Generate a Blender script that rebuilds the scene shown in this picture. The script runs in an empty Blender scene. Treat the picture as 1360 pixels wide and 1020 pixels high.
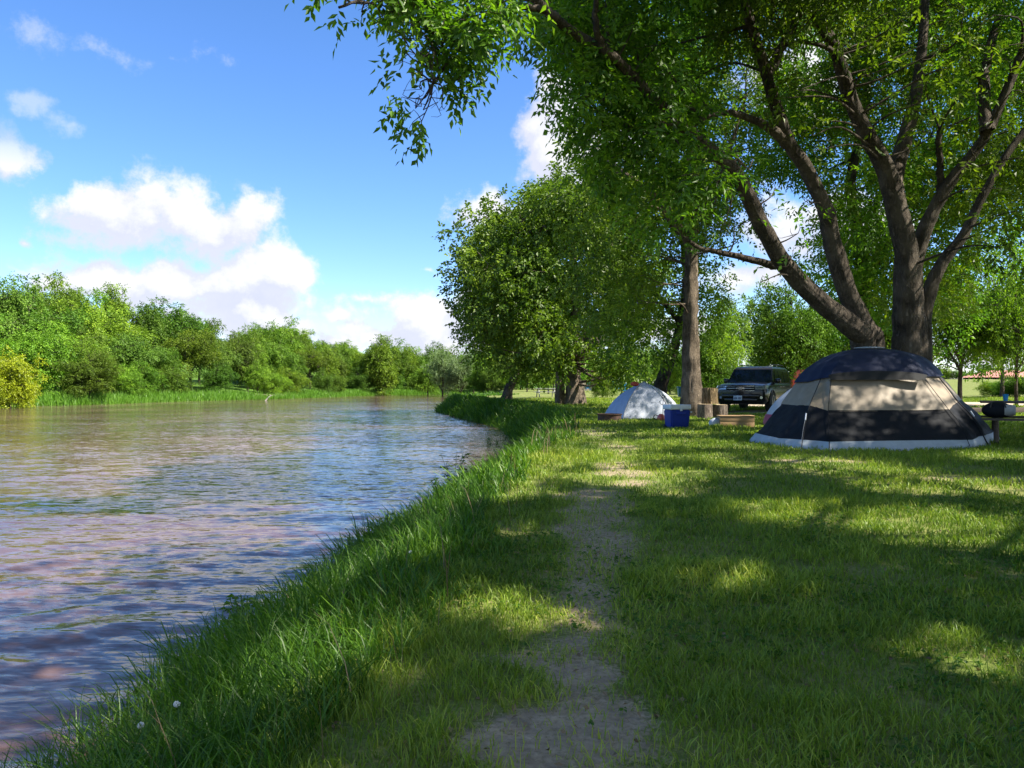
import bpy, bmesh, math, random
import numpy as np
from math import radians, sin, cos, pi, tan

S = bpy.context.scene
COL = S.collection
# ------------------------------------------------------------------ camera
CZ = 1.5            # eye height above the near lawn
F = 1030.0          # focal length in photograph pixels
HOR = 512.0         # horizon row
cd = bpy.data.cameras.new('camera'); cam = bpy.data.objects.new('camera', cd); COL.objects.link(cam)
cam.location = (0, 0, CZ); cam.rotation_euler = (radians(90), 0, 0)
cd.sensor_width = 36; cd.lens = F / 1360 * 36; cd.shift_y = 2 / 1360
cd.clip_start = .05; cd.clip_end = 6000
S.camera = cam

# ------------------------------------------------------------------ light
SUN_EL, SUN_AZ = 48.0, 110.0        # azimuth clockwise from the view direction (+Y)
sv = np.array([sin(radians(SUN_AZ)) * cos(radians(SUN_EL)), cos(radians(SUN_AZ)) * cos(radians(SUN_EL)), sin(radians(SUN_EL))])
ld = bpy.data.lights.new('sun', 'SUN'); lo = bpy.data.objects.new('sun', ld); COL.objects.link(lo)
ld.energy = 5.0; ld.angle = radians(.53); ld.color = (1.0, .93, .80)
from mathutils import Vector, Matrix
lo.rotation_euler = Vector(sv.tolist()).to_track_quat('Z', 'Y').to_euler(); lo.location = (30, -10, 40)
S.view_settings.view_transform = 'Standard'; S.view_settings.look = 'None'
S.view_settings.exposure = 1.3; S.view_settings.gamma = 1
S.cycles.max_bounces = 5; S.cycles.diffuse_bounces = 3; S.cycles.glossy_bounces = 2
S.cycles.transmission_bounces = 5; S.cycles.transparent_max_bounces = 6
S.cycles.use_denoising = True
S.cycles.sample_clamp_indirect = 6

# ------------------------------------------------------------------ node helpers
class NT:
    def __init__(s, nt): s.nt = nt; s.n = nt.nodes; s.l = nt.links
    def node(s, t, **kw):
        n = s.n.new(t)
        for k, v in kw.items():
            if k == 'ins':
                for a, b in v.items():
                    if isinstance(b, bpy.types.NodeSocket): s.l.new(b, n.inputs[a])
                    else: n.inputs[a].default_value = b
            else: setattr(n, k, v)
        return n
    def math(s, op, a, b=0.0, c=None, clamp=False):
        n = s.node('ShaderNodeMath', operation=op, use_clamp=clamp)
        for i, v in enumerate((a, b, c)):
            if v is None: continue
            if isinstance(v, bpy.types.NodeSocket): s.l.new(v, n.inputs[i])
            else: n.inputs[i].default_value = v
        return n.outputs[0]
    def vmath(s, op, a, b=None, out=0):
        n = s.node('ShaderNodeVectorMath', operation=op)
        for i, v in enumerate((a, b)):
            if v is None: continue
            if isinstance(v, bpy.types.NodeSocket): s.l.new(v, n.inputs[i])
            else: n.inputs[i].default_value = v
        return n.outputs[out]
    def maprange(s, v, a, b, c=0.0, d=1.0, smooth=False):
        n = s.node('ShaderNodeMapRange', ins={0: v, 1: a, 2: b, 3: c, 4: d})
        if smooth: n.interpolation_type = 'SMOOTHSTEP'
        return n.outputs[0]
    def noise(s, vec, scale, detail=4, rough=.55, dist=0, dims='3D', out=0):
        n = s.node('ShaderNodeTexNoise', noise_dimensions=dims, ins={'Scale': scale, 'Detail': detail, 'Roughness': rough, 'Distortion': dist})
        if vec is not None: s.l.new(vec, n.inputs['Vector'])
        return n.outputs[out]
    def mix(s, f, a, b, blend='MIX'):
        n = s.node('ShaderNodeMix', data_type='RGBA', blend_type=blend)
        for i, v in ((0, f), (6, a), (7, b)):
            if isinstance(v, bpy.types.NodeSocket): s.l.new(v, n.inputs[i])
            elif i == 0: n.inputs[0].default_value = v
            else: n.inputs[i].default_value = (*v[:3], 1)
        return n.outputs[2]
    def ramp(s, f, stops):
        n = s.node('ShaderNodeValToRGB'); s.l.new(f, n.inputs[0])
        e = n.color_ramp.elements
        while len(e) < len(stops): e.new(.5)
        for q, (p, c) in zip(e, stops): q.position = p; q.color = (*c[:3], 1)
        return n.outputs[0]

# ------------------------------------------------------------------ world: sky with clouds
W = bpy.data.worlds.new('World'); S.world = W; W.use_nodes = True
w = NT(W.node_tree); w.n.clear()
sky = w.node('ShaderNodeTexSky', sky_type='NISHITA', sun_disc=False)
sky.sun_elevation = radians(SUN_EL); sky.sun_rotation = radians(SUN_AZ)
sky.air_density = 1.0; sky.dust_density = .15; sky.ozone_density = 3.0; sky.altitude = 400
tc = w.node('ShaderNodeTexCoord')
sep = w.node('ShaderNodeSeparateXYZ', ins={0: tc.outputs['Generated']})
az = w.math('ARCTAN2', sep.outputs[0], sep.outputs[1])
el = w.math('ARCSINE', sep.outputs[2])
P0 = w.node('ShaderNodeCombineXYZ', ins={0: az, 1: el, 2: 0.0}).outputs[0]
def ae(px, py):
    x, z = (px - 680) / F, (HOR - py) / F
    return math.atan2(x, 1), math.asin(z / math.sqrt(x * x + 1 + z * z))
# cloud heaps: px, py, half width, half height, weight
CL = [(150,290,95,52,1),(235,275,75,48,1),(300,305,75,42,1),(330,285,42,48,.9),(120,370,85,30,.9),(230,372,110,36,1),
      (340,365,85,42,1.15),(330,405,105,36,1.05),(385,372,44,34,1.1),(400,435,40,24,.8),(290,420,110,30,.8),(445,418,26,14,.8),
      (530,445,110,34,.95),(575,430,62,36,1.1),(640,425,60,44,1),(470,457,60,18,.75),(600,465,130,26,.9),
      (735,195,46,75,1.1),(790,230,60,70,1.05),(720,165,36,34,.9),(640,285,48,24,.85),(700,300,60,35,.8),(850,160,60,60,.7),
      (5,200,50,36,.8),(95,165,34,18,.62),(40,125,40,12,.5),(130,55,130,22,.5),(230,78,80,14,.45),(560,370,30,8,.5),(480,395,60,9,.45),
      (1050,110,80,60,.9),(1100,300,160,50,.8),(1000,370,80,26,.8),(1250,470,200,24,.8),(880,440,200,30,.8),
      (35,318,12,10,.5)]
grp = bpy.data.node_groups.new('cloud_density', 'ShaderNodeTree')
grp.interface.new_socket('P', in_out='INPUT', socket_type='NodeSocketVector')
grp.interface.new_socket('D', in_out='OUTPUT', socket_type='NodeSocketFloat')
g = NT(grp); gi = g.node('NodeGroupInput'); go = g.node('NodeGroupOutput')
wob = g.noise(gi.outputs[0], 9, 3, .6, out=1)
wv = g.vmath('SCALE', g.vmath('SUBTRACT', wob, (.5, .5, .5))); wv.node.inputs[3].default_value = .075
pp = g.vmath('ADD', gi.outputs[0], wv)
acc = None
for px, py, hw, hh, wt in CL:
    a_, e_ = ae(px, py)
    sx, sy = hw / F * cos(a_) ** 2, hh / F * cos(a_)
    q = g.vmath('MULTIPLY', g.vmath('SUBTRACT', pp, (a_, e_, 0)), (1 / sx, 1 / sy, 0))
    ln = g.vmath('LENGTH', q, out=1)
    d_ = g.math('MULTIPLY', g.math('SUBTRACT', 1.45, ln), wt)
    acc = d_ if acc is None else g.math('SMOOTH_MAX', acc, d_, .25)
nz = g.noise(gi.outputs[0], 15, 10, .66)
nb = g.noise(gi.outputs[0], 5, 2, .5)
dd = g.math('ADD', acc, g.math('MULTIPLY', g.math('SUBTRACT', nz, .46), 2.5))
g.l.new(dd, go.inputs[0])
def cl(P):
    n = w.node('ShaderNodeGroup'); n.node_tree = grp; w.l.new(P, n.inputs[0]); return n.outputs[0]
d0 = cl(P0)
d1 = cl(w.vmath('ADD', P0, (.022, .030, 0)))
mask = w.maprange(d0, .38, 1.0, 0, 1, True)
gen = w.noise(tc.outputs['Generated'], 3.2, 6, .6)
side = w.math('MAXIMUM', w.maprange(az, .75, 1.1), w.maprange(az, -2.0, -2.5))
hi_ = w.math('MULTIPLY', w.maprange(el, .62, .9), w.maprange(az, -.6, .1))
cover = w.math('MULTIPLY', w.math('MAXIMUM', side, hi_), w.maprange(gen, .40, .58, 0, 1, True))  # unseen clouds overhead and behind, added to whiten the ambient light
mask = w.math('MAXIMUM', mask, w.math('MULTIPLY', cover, w.maprange(el, .05, .2)))
lit = w.maprange(w.math('SUBTRACT', d0, d1), -.45, .8, 0, 1, True)
thin = w.maprange(d0, .3, 2.0, 1, 0)
lit = w.math('MAXIMUM', lit, w.math('MULTIPLY', thin, .45))
ccol = w.mix(lit, (4.3, 4.55, 5.7), (6.5, 6.5, 6.6))
# deepen the blue a little, as the phone does
hs = w.node('ShaderNodeHueSaturation', ins={'Saturation': 1.18, 'Value': 1.42, 'Color': sky.outputs[0]})
skyc = w.mix(1.0, hs.outputs[0], (.93, .955, 1.12), 'MULTIPLY')
wisp = w.math('SUBTRACT', 1.0, w.math('MULTIPLY', w.math('MULTIPLY', w.maprange(el, .23, .27), w.maprange(az, -.28, -.34)), .62))
mask = w.math('MULTIPLY', mask, wisp)
final = w.mix(w.math('MULTIPLY', mask, .97), skyc, ccol)
bg = w.node('ShaderNodeBackground', ins={'Color': final, 'Strength': .068})
wo = w.node('ShaderNodeOutputWorld', ins={'Surface': bg.outputs[0]})

# ------------------------------------------------------------------ generic helpers
rng = np.random.default_rng(7); random.seed(7)
def at(px, py, d): return np.array([(px - 680) / F * d, d, CZ + (HOR - py) / F * d])
def smooth(a, b, x):
    t = np.clip((np.asarray(x, float) - a) / (b - a), 0, 1); return t * t * (3 - 2 * t)
def _h(i, j, s):
    n = (i.astype(np.int64) * 374761393 + j.astype(np.int64) * 668265263 + s * 1274126177) & 0x7fffffff
    n = ((n ^ (n >> 13)) * 1274126177) & 0x7fffffff
    return ((n ^ (n >> 16)) & 0xffff) / 65535.0
def vn(x, y, s=0):
    x = np.asarray(x, float); y = np.asarray(y, float)
    i = np.floor(x); j = np.floor(y); u = x - i; v = y - j
    u = u * u * (3 - 2 * u); v = v * v * (3 - 2 * v)
    i = i.astype(np.int64); j = j.astype(np.int64)
    return (_h(i, j, s) * (1 - u) + _h(i + 1, j, s) * u) * (1 - v) + (_h(i, j + 1, s) * (1 - u) + _h(i + 1, j + 1, s) * u) * v
def fbm(x, y, s=0, o=4):
    r = 0; a = .5; t = 0
    for k in range(o): r = r + a * vn(x * 2 ** k, y * 2 ** k, s + k); t += a; a *= .5
    return r / t
def norm(v): return v / np.maximum(np.linalg.norm(v, axis=-1, keepdims=True), 1e-9)

def raw_mesh(name, V, Fs, attrs=None, smooth_=True):
    """V (n,3); Fs list of (m,k) int arrays of faces of k corners."""
    me = bpy.data.meshes.new(name)
    V = np.ascontiguousarray(V, dtype=np.float32)
    me.vertices.add(len(V)); me.vertices.foreach_set('co', V.ravel())
    loops = np.concatenate([f.ravel() for f in Fs]).astype(np.int32)
    tot = np.concatenate([np.full(len(f), f.shape[1], np.int32) for f in Fs])
    st = np.concatenate([[0], np.cumsum(tot)[:-1]]).astype(np.int32)
    me.loops.add(len(loops)); me.loops.foreach_set('vertex_index', loops)
    me.polygons.add(len(tot)); me.polygons.foreach_set('loop_start', st)
    me.update(calc_edges=True)
    me.polygons.foreach_set('use_smooth', np.full(len(tot), smooth_, bool))
    for k, v in (attrs or {}).items():
        a = me.attributes.new(k, 'FLOAT', 'POINT'); a.data.foreach_set('value', np.ascontiguousarray(v, dtype=np.float32))
    return me
def link(name, me, m=None, parent=None):
    o = bpy.data.objects.new(name, me); COL.objects.link(o)
    if m is not None and me is not None and len(me.materials) == 0: me.materials.append(m)
    if parent is not None: o.parent = parent
    return o
def tag(o, label=None, cat=None, group=None, kind=None):
    if label: o['label'] = label
    if cat: o['category'] = cat
    if group: o['group'] = group
    if kind: o['kind'] = kind
    return o
def empty(name, loc=(0, 0, 0), rz=0.0, sc=1.0):
    o = bpy.data.objects.new(name, None); COL.objects.link(o); o.empty_display_size = .2
    o.location = [float(v) for v in loc]; o.rotation_euler = (0, 0, rz); o.scale = (sc, sc, sc); return o

class MB:
    """collects simple solids into one mesh"""
    def __init__(s): s.bm = bmesh.new()
    def box(s, c, size, rot=None, bev=0.0, seg=2):
        r = bmesh.ops.create_cube(s.bm, size=1)
        M = Matrix.Translation(Vector(c)) @ (rot.to_4x4() if rot is not None else Matrix()) @ Matrix.Diagonal((*size, 1))
        bmesh.ops.transform(s.bm, matrix=M, verts=r['verts'])
        if bev > 0:
            es = list({e for v in r['verts'] for e in v.link_edges})
            bmesh.ops.bevel(s.bm, geom=es, offset=bev, segments=seg, affect='EDGES', profile=.5)
        return s
    def cyl(s, p0, p1, r0, r1=None, n=14, cap=True):
        p0, p1 = Vector(p0), Vector(p1); r1 = r0 if r1 is None else r1
        d = p1 - p0; L = d.length
        r = bmesh.ops.create_cone(s.bm, cap_ends=cap, segments=n, radius1=r0, radius2=r1, depth=L)
        M = Matrix.Translation((p0 + p1) / 2) @ d.to_track_quat('Z', 'Y').to_matrix().to_4x4()
        bmesh.ops.transform(s.bm, matrix=M, verts=r['verts']); return s
    def sphere(s, c, r, sc=(1, 1, 1), n=14):
        q = bmesh.ops.create_uvsphere(s.bm, u_segments=n, v_segments=n // 2 + 1, radius=r)
        bmesh.ops.transform(s.bm, matrix=Matrix.Translation(Vector(c)) @ Matrix.Diagonal((*sc, 1)), verts=q['verts']); return s
    def loft(s, rings, close=True, cap=True):
        vs = [[s.bm.verts.new(p) for p in r] for r in rings]
        n = len(rings[0])
        for a, b in zip(vs, vs[1:]):
            for i in range(n if close else n - 1):
                j = (i + 1) % n
                try: s.bm.faces.new((a[i], a[j], b[j], b[i]))
                except ValueError: pass
        if cap:
            for r in (vs[0][::-1], vs[-1]):
                try: s.bm.faces.new(r)
                except ValueError: pass
        return s
    def poly(s, pts):
        s.bm.faces.new([s.bm.verts.new(p) for p in pts]); return s
    def prism(s, pts, off):
        o = Vector(off); s.loft([pts, [tuple(Vector(p) + o) for p in pts]]); return s
    def tube(s, pts, rad, n=8):
        V, Fq = tube_arrays(np.array(pts, float), np.full(len(pts), rad) if np.isscalar(rad) else np.array(rad), n)
        vs = [s.bm.verts.new(p) for p in V]
        for f in Fq: s.bm.faces.new([vs[i] for i in f])
        s.bm.faces.new(vs[:n][::-1]); s.bm.faces.new(vs[-n:]); return s
    def build(s, name, m, parent=None, flat=None, recalc=True):
        if recalc: bmesh.ops.recalc_face_normals(s.bm, faces=s.bm.faces)
        me = bpy.data.meshes.new(name); s.bm.to_mesh(me); s.bm.free()
        if not flat:
            me.polygons.foreach_set('use_smooth', np.ones(len(me.polygons), bool))
            try: me.set_sharp_from_angle(angle=radians(35))
            except Exception: pass
        return link(name, me, m, parent)

def tube_arrays(P, R, n=10, bark=0.0, seed=0):
    m = len(P); T = np.zeros_like(P); T[1:-1] = P[2:] - P[:-2]; T[0] = P[1] - P[0]; T[-1] = P[-1] - P[-2]; T = norm(T)
    up = np.array([0, 0, 1.0]) if abs(T[0][2]) < .9 else np.array([0, 1.0, 0])
    A = norm(np.cross(T[0], up)); V = []
    for i in range(m):
        A = norm(A - T[i] * np.dot(A, T[i])); B = np.cross(T[i], A)
        th = np.arange(n) / n * 2 * pi
        r = np.full(n, R[i])
        if bark > 0: r = r * (1 + bark * .8 * (np.abs(2 * vn(th * 6.4 + seed, np.full(n, i * .16), seed + 9) - 1) - .5) * (n > 24) + bark * (vn(th * 1.6 + seed * 3.1, np.full(n, i * .22), seed) - .5) * 2 + bark * .35 * (vn(th * 6, np.full(n, i * .5), seed + 5) - .5) * 2)
        V.append(P[i] + r[:, None] * (np.cos(th)[:, None] * A + np.sin(th)[:, None] * B))
    V = np.concatenate(V)
    i = np.arange(m - 1)[:, None] * n; j = np.arange(n)[None, :]; k = (j + 1) % n
    Fq = np.stack([i + j, i + k, i + n + k, i + n + j], -1).reshape(-1, 4)
    return V, Fq
def catmull(P, k=6):
    P = np.asarray(P, float); Q = np.vstack([2 * P[0] - P[1], P, 2 * P[-1] - P[-2]]); out = []
    for i in range(1, len(Q) - 2):
        for t in np.arange(k) / k:
            a, b, c, d = Q[i - 1], Q[i], Q[i + 1], Q[i + 2]
            out.append(.5 * (2 * b + (c - a) * t + (2 * a - 5 * b + 4 * c - d) * t ** 2 + (3 * b - a - 3 * c + d) * t ** 3))
    out.append(Q[-2]); return np.array(out)

# ------------------------------------------------------------------ materials
def new_mat(name):
    m = bpy.data.materials.new(name); m.use_nodes = True; n = NT(m.node_tree); n.n.clear()
    n.out = n.node('ShaderNodeOutputMaterial'); return m, n
def paint(name, col, rough=.5, metal=0.0, var=.12, scale=6.0, bump=0.0, bscale=30.0, coat=0.0, col2=None, spec=.5, stretch=(1, 1, 1)):
    m, n = new_mat(name)
    t = n.node('ShaderNodeTexCoord').outputs['Object']
    mp = n.node('ShaderNodeMapping', ins={0: t, 3: stretch}).outputs[0]
    nz = n.noise(mp, scale, 5, .6)
    c2 = col2 or [v * (1 - var * 2) for v in col]
    c = n.mix(n.maprange(nz, .3, .7), col, c2)
    b = n.node('ShaderNodeBsdfPrincipled', ins={'Base Color': c, 'Metallic': metal, 'Coat Weight': coat, 'Specular IOR Level': spec})
    n.l.new(n.maprange(nz, .2, .8, max(0.02, rough - .08), rough + .08), b.inputs['Roughness'])
    if bump > 0:
        bn = n.node('ShaderNodeBump', ins={'Strength': bump, 'Distance': .02, 'Height': n.noise(mp, bscale, 5, .6)})
        n.l.new(bn.outputs[0], b.inputs['Normal'])
    n.l.new(b.outputs[0], n.out.inputs[0]); return m
def leaf_mat(name, dark, mid, light, transl=.4, gloss=.06):
    m, n = new_mat(name)
    a = n.node('ShaderNodeAttribute', attribute_name='rnd').outputs['Fac']
    c = n.ramp(a, [(0, dark), (.5, mid), (1, light)])
    oi = n.node('ShaderNodeObjectInfo').outputs['Random']
    hs = n.node('ShaderNodeHueSaturation', ins={'Hue': n.maprange(oi, 0, 1, .478, .512), 'Value': n.maprange(n.math('FRACT', n.math('MULTIPLY', oi, 7.3)), 0, 1, .72, 1.3), 'Color': c})
    c = hs.outputs[0]
    d = n.node('ShaderNodeBsdfDiffuse', ins={'Color': c})
    tcol = n.mix(1.0, c, (1.25, 1.35, .55), 'MULTIPLY')
    t = n.node('ShaderNodeBsdfTranslucent', ins={'Color': tcol})
    g_ = n.node('ShaderNodeBsdfGlossy', ins={'Color': (1, 1, 1, 1), 'Roughness': .45})
    s1 = n.node('ShaderNodeMixShader', ins={0: transl, 1: d.outputs[0], 2: t.outputs[0]})
    s2 = n.node('ShaderNodeMixShader', ins={0: gloss, 1: s1.outputs[0], 2: g_.outputs[0]})
    n.l.new(s2.outputs[0], n.out.inputs[0]); return m
def bark_mat(name, c1, c2, scale=1.0):
    m, n = new_mat(name)
    t = n.node('ShaderNodeTexCoord').outputs['Object']
    mp = n.node('ShaderNodeMapping', ins={0: t, 3: (1, 1, .16)}).outputs[0]
    v = n.noise(mp, 11 * scale, 6, .72, .8)
    f = n.noise(t, 2.2, 3, .6)
    ridge = n.maprange(n.math('ABSOLUTE', n.math('SUBTRACT', v, .5)), 0, .14)
    c = n.mix(ridge, [x * .16 for x in c2], c1)
    c = n.mix(n.maprange(f, .4, .65), c, n.mix(.5, c, c2))
    b = n.node('ShaderNodeBsdfPrincipled', ins={'Base Color': c, 'Roughness': .9, 'Specular IOR Level': .2})
    bn = n.node('ShaderNodeBump', ins={'Strength': 1.0, 'Distance': .06, 'Height': ridge})
    n.l.new(bn.outputs[0], b.inputs['Normal']); n.l.new(b.outputs[0], n.out.inputs[0]); return m
M = {}
M['bark'] = bark_mat('bark', (.175, .14, .11), (.28, .235, .185))
M['bark_pale'] = bark_mat('bark_pale', (.30, .24, .18), (.44, .35, .26))
M['bark_dark'] = bark_mat('bark_dark', (.11, .09, .07), (.17, .14, .11))
M['twig_dead'] = bark_mat('dead_twigs', (.34, .27, .22), (.42, .33, .27))
M['leaf_near'] = leaf_mat('leaf_near', (.036, .088, .008), (.092, .195, .012), (.20, .33, .020), .54, .02)
M['leaf_mid'] = leaf_mat('leaf_mid', (.046, .105, .010), (.12, .225, .016), (.23, .35, .026), .42, .02)
M['leaf_far'] = leaf_mat('leaf_far', (.055, .12, .012), (.12, .235, .020), (.21, .34, .03), .3, .01)
M['leaf_far2'] = leaf_mat('leaf_far_olive', (.06, .12, .02), (.12, .21, .03), (.19, .31, .045), .3, .01)
M['leaf_far3'] = leaf_mat('leaf_far_deep', (.045, .10, .012), (.09, .18, .020), (.15, .26, .03), .3, .01)
M['leaf_yellow'] = leaf_mat('leaf_yellow', (.19, .26, .008), (.36, .42, .012), (.50, .56, .02), .28, .02)
M['leaf_pale'] = leaf_mat('leaf_pale', (.10, .17, .06), (.17, .27, .10), (.25, .36, .15), .35, .02)
M['leaf_brown'] = leaf_mat('leaf_dry', (.10, .07, .035), (.18, .13, .07), (.26, .19, .11), .2, .02)
M['grass'] = leaf_mat('grass_blades', (.055, .105, .012), (.165, .24, .022), (.36, .38, .065), .35, .02)
M['grass_tall'] = leaf_mat('grass_tall', (.042, .11, .010), (.088, .205, .016), (.20, .33, .03), .42, .02)
M['grass_far'] = leaf_mat('reeds', (.10, .21, .02), (.17, .32, .03), (.25, .40, .05), .35, .02)
M['straw'] = leaf_mat('straw', (.20, .15, .08), (.34, .26, .14), (.48, .39, .24), .2, .02)

# ------------------------------------------------------------------ terrain
EY = [-40, 0, 4, 7, 9, 11, 14, 18, 26, 31, 38, 46, 54, 60, 66, 72, 78, 90, 120, 150, 160, 400]
EX = [-3.2, -3.1, -2.9, -2.5, -2.3, -2.05, -1.6, -.75, .1, .1, -.6, -2.1, -3.9, -5.2, -6.6, -6.9, -4.0, -2.0, -2.6, -5.0, -7, -7]
LY = [-60, 40, 66, 78, 84, 90, 104, 112, 122, 138, 158, 172, 190, 400]
LX = [-68, -64, -58, -53.5, -50, -46.5, -45.5, -43, -39, -35, -31, -27, -7, -7]
FAR = 186.0
def edge(y): return np.interp(y, EY, EX) + .22 * (vn(y * .9, y * 0, 3) - .5) + .5 * (vn(y * .22, y * 0, 4) - .5) * smooth(8, 40, y)
def ledge(y): return np.interp(y, LY, LX) + .9 * (vn(y * .3, y * 0, 8) - .5)
def height(x, y):
    x = np.asarray(x, float); y = np.asarray(y, float)
    base = .36 * smooth(3, 15, y) + .42 * smooth(45, 110, y) + 1.75 * smooth(60, 150, y) * smooth(25, 80, x) + .10 * (fbm(x * .25, y * .25, 11) - .5) + .035 * (fbm(x * 2.2, y * 2.2, 12, 3) - .5)
    base = base + .12 * smooth(7, 12, x) * smooth(8, 14, y)
    t = x - edge(y)
    wdt = 2.3 - .5 * smooth(20, 60, y)
    bank = -.98 + (base + .98) * (.12 * smooth(-.4, .4, t) + .88 * smooth(0, 1, (t - .1) / wdt) ** .9)
    right = np.where(t > 0, bank, -.98 + (base + .98) * .12 * smooth(-.4, .4, t) + np.clip(t, -2.5, 0) * .25)
    s = np.maximum(ledge(y) - x, np.where(x < 60, (y - FAR), -1e3))
    hill = 1.0 * smooth(-.4, 2.4, s) + 1.1 * smooth(3, 12, s) + 9.5 * smooth(8, 75, s) * smooth(20, -30, x)
    left = -1.0 + hill + np.clip(s, -6, 0) * .25 + .25 * (fbm(x * .2, y * .2, 21) - .5) * smooth(1, 6, s)
    return np.maximum(right, left) if True else right
def ground(x, y): return float(height(np.array([x]), np.array([y]))[0])
WATER = -.70

def geo(a, b, d0, gr):
    o = [a]; d = d0
    while o[-1] < b: o.append(o[-1] + d); d *= gr
    o[-1] = b; return np.array(o)
xs = np.concatenate([-geo(4.6, 420, .10, 1.055)[::-1], np.arange(-4.55, 9, .065), geo(9.0, 420, .08, 1.06)])
ys = np.concatenate([-geo(-1.5, 60, .3, 1.2)[::-1][:-1], np.arange(1.5, 13, .065), geo(13, 900, .075, 1.022)])
ys = np.unique(ys); xs = np.unique(xs)
X, Y = np.meshgrid(xs, ys); Z = height(X, Y)
PC = np.array([(.10, 1.0), (.18, 3.2), (.30, 3.9), (.50, 4.8), (.66, 6.4), (.90, 8.0), (1.35, 10.0), (1.9, 13.0), (1.9, 18), (1.3, 26), (1.0, 32)])
def path_mask(x, y):
    cx = np.interp(y, PC[:, 1], PC[:, 0]); wd = np.interp(y, [0, 4, 6, 9, 14, 30], [.44, .42, .32, .36, .42, .5])
    n = fbm(x * 2.1, y * 2.1, 31, 4) - .5; n2 = fbm(x * .9, y * .6, 37, 3) - .5
    d = np.abs(x - cx) / wd
    m = 1.05 - d * .60 + n * 1.8 + n2 * 1.5
    worn = smooth(.25, 1.0, m)
    fade = np.interp(y, [0, 4.2, 5.2, 7, 9, 13, 20, 34], [.92, .85, .66, .62, .66, .60, .5, 0])
    pts = [(4.9, 12.2, 1.1, .35), (3.3, 15.5, .8, .3), (.9, 23, 1.2, .8), (6.3, 10.3, 1.2, .35)]
    ex = 0
    for a, b, c, e in pts: ex = np.maximum(ex, smooth(1.25, .3, np.hypot((x - a) / c, (y - b) / e) + n * 1.2) * .75)
    return np.clip(np.maximum(worn * fade, ex), 0, 1)
def sand_mask(x, y):
    n = fbm(x * .35, y * .35, 41, 3) - .5
    ry = 42 + (x - 20) * .10                                # gravel loop behind the tents
    a = smooth(4.8, 3.2, np.abs(y - ry) + n * 2.2) * smooth(9, 13, x + n * 3)
    b = smooth(1.1, .7, np.hypot((x - 11) / 2.6, (y - 31) / 2.2) + n * .5)
    s = ledge(y) - x
    c = smooth(.5, .7, np.exp(-((y - 128) / 9.) ** 2 - ((s - 3) / 2.2) ** 2) + n * .3) + smooth(.5, .7, np.exp(-((y - 150) / 6.) ** 2 - ((s - 2.6) / 2) ** 2) + n * .3)
    return np.clip(a + b + c, 0, 1)
pm = path_mask(X, Y) * (X - edge(Y) > 1.2); sm = sand_mask(X, Y)
tt = X - edge(Y); lush = smooth(2.4, .8, tt + 1.0 * (fbm(X * .8, Y * .8, 51) - .5)) * (tt > -3)
sL = np.maximum(ledge(Y) - X, Y - FAR); lush = np.maximum(lush, (sL > -1) * 1.0)

m, n = new_mat('earth_and_turf')
P_ = n.node('ShaderNodeTexCoord').outputs['Object']
dirt = n.node('ShaderNodeAttribute', attribute_name='dirt').outputs['Fac']
sand = n.node('ShaderNodeAttribute', attribute_name='sand').outputs['Fac']
lsh = n.node('ShaderNodeAttribute', attribute_name='lush').outputs['Fac']
f1 = n.noise(P_, 35, 6, .7); f2 = n.noise(P_, 1.3, 4, .6); f3 = n.noise(P_, 7, 5, .65)
grass_c = n.mix(n.maprange(f1, .35, .65), (.085, .125, .028), (.17, .215, .045))
grass_c = n.mix(n.maprange(f2, .40, .62), grass_c, n.mix(n.maprange(f1, .4, .6), (.15, .17, .045), (.25, .25, .085)))
lush_c = n.mix(n.maprange(f3, .35, .65), (.055, .12, .02), (.12, .22, .03))
c = n.mix(lsh, grass_c, lush_c)
dirt_c = n.mix(n.maprange(f1, .3, .7), (.30, .225, .145), (.50, .40, .27))
dirt_c = n.mix(n.maprange(f3, .38, .62), dirt_c, n.mix(.5, dirt_c, (.15, .12, .085)))
peb = n.node('ShaderNodeTexVoronoi', ins={'Scale': 70.0, 'Vector': P_})
dirt_c = n.mix(n.maprange(peb.outputs['Distance'], .0, .16, .55, 0), dirt_c, (.46, .40, .33))
dm = n.maprange(n.math('ADD', dirt, n.math('ADD', n.math('MULTIPLY', n.math('SUBTRACT', f1, .5), 1.5), n.math('MULTIPLY', n.math('SUBTRACT', f3, .5), .9))), .25, .8, 0, 1, True)
c = n.mix(dm, c, dirt_c)
c = n.mix(n.maprange(n.math('ADD', sand, n.math('MULTIPLY', n.math('SUBTRACT', f3, .5), .5)), .35, .65), c, n.mix(f1, (.42, .34, .25), (.52, .44, .34)))
sp = n.node('ShaderNodeSeparateXYZ', ins={0: P_})
wet = n.maprange(sp.outputs[2], -.68, -.45, .35, 1)
c = n.mix(1.0, c, n.node('ShaderNodeCombineColor', ins={0: wet, 1: wet, 2: wet}).outputs[0], 'MULTIPLY')
b = n.node('ShaderNodeBsdfPrincipled', ins={'Base Color': c, 'Roughness': .95, 'Specular IOR Level': .15})
bn = n.node('ShaderNodeBump', ins={'Strength': .7, 'Distance': .02, 'Height': n.math('ADD', f1, n.math('MULTIPLY', n.noise(P_, 120, 3), .5))})
n.l.new(bn.outputs[0], b.inputs['Normal']); n.l.new(b.outputs[0], n.out.inputs[0]); M['earth'] = m

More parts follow.
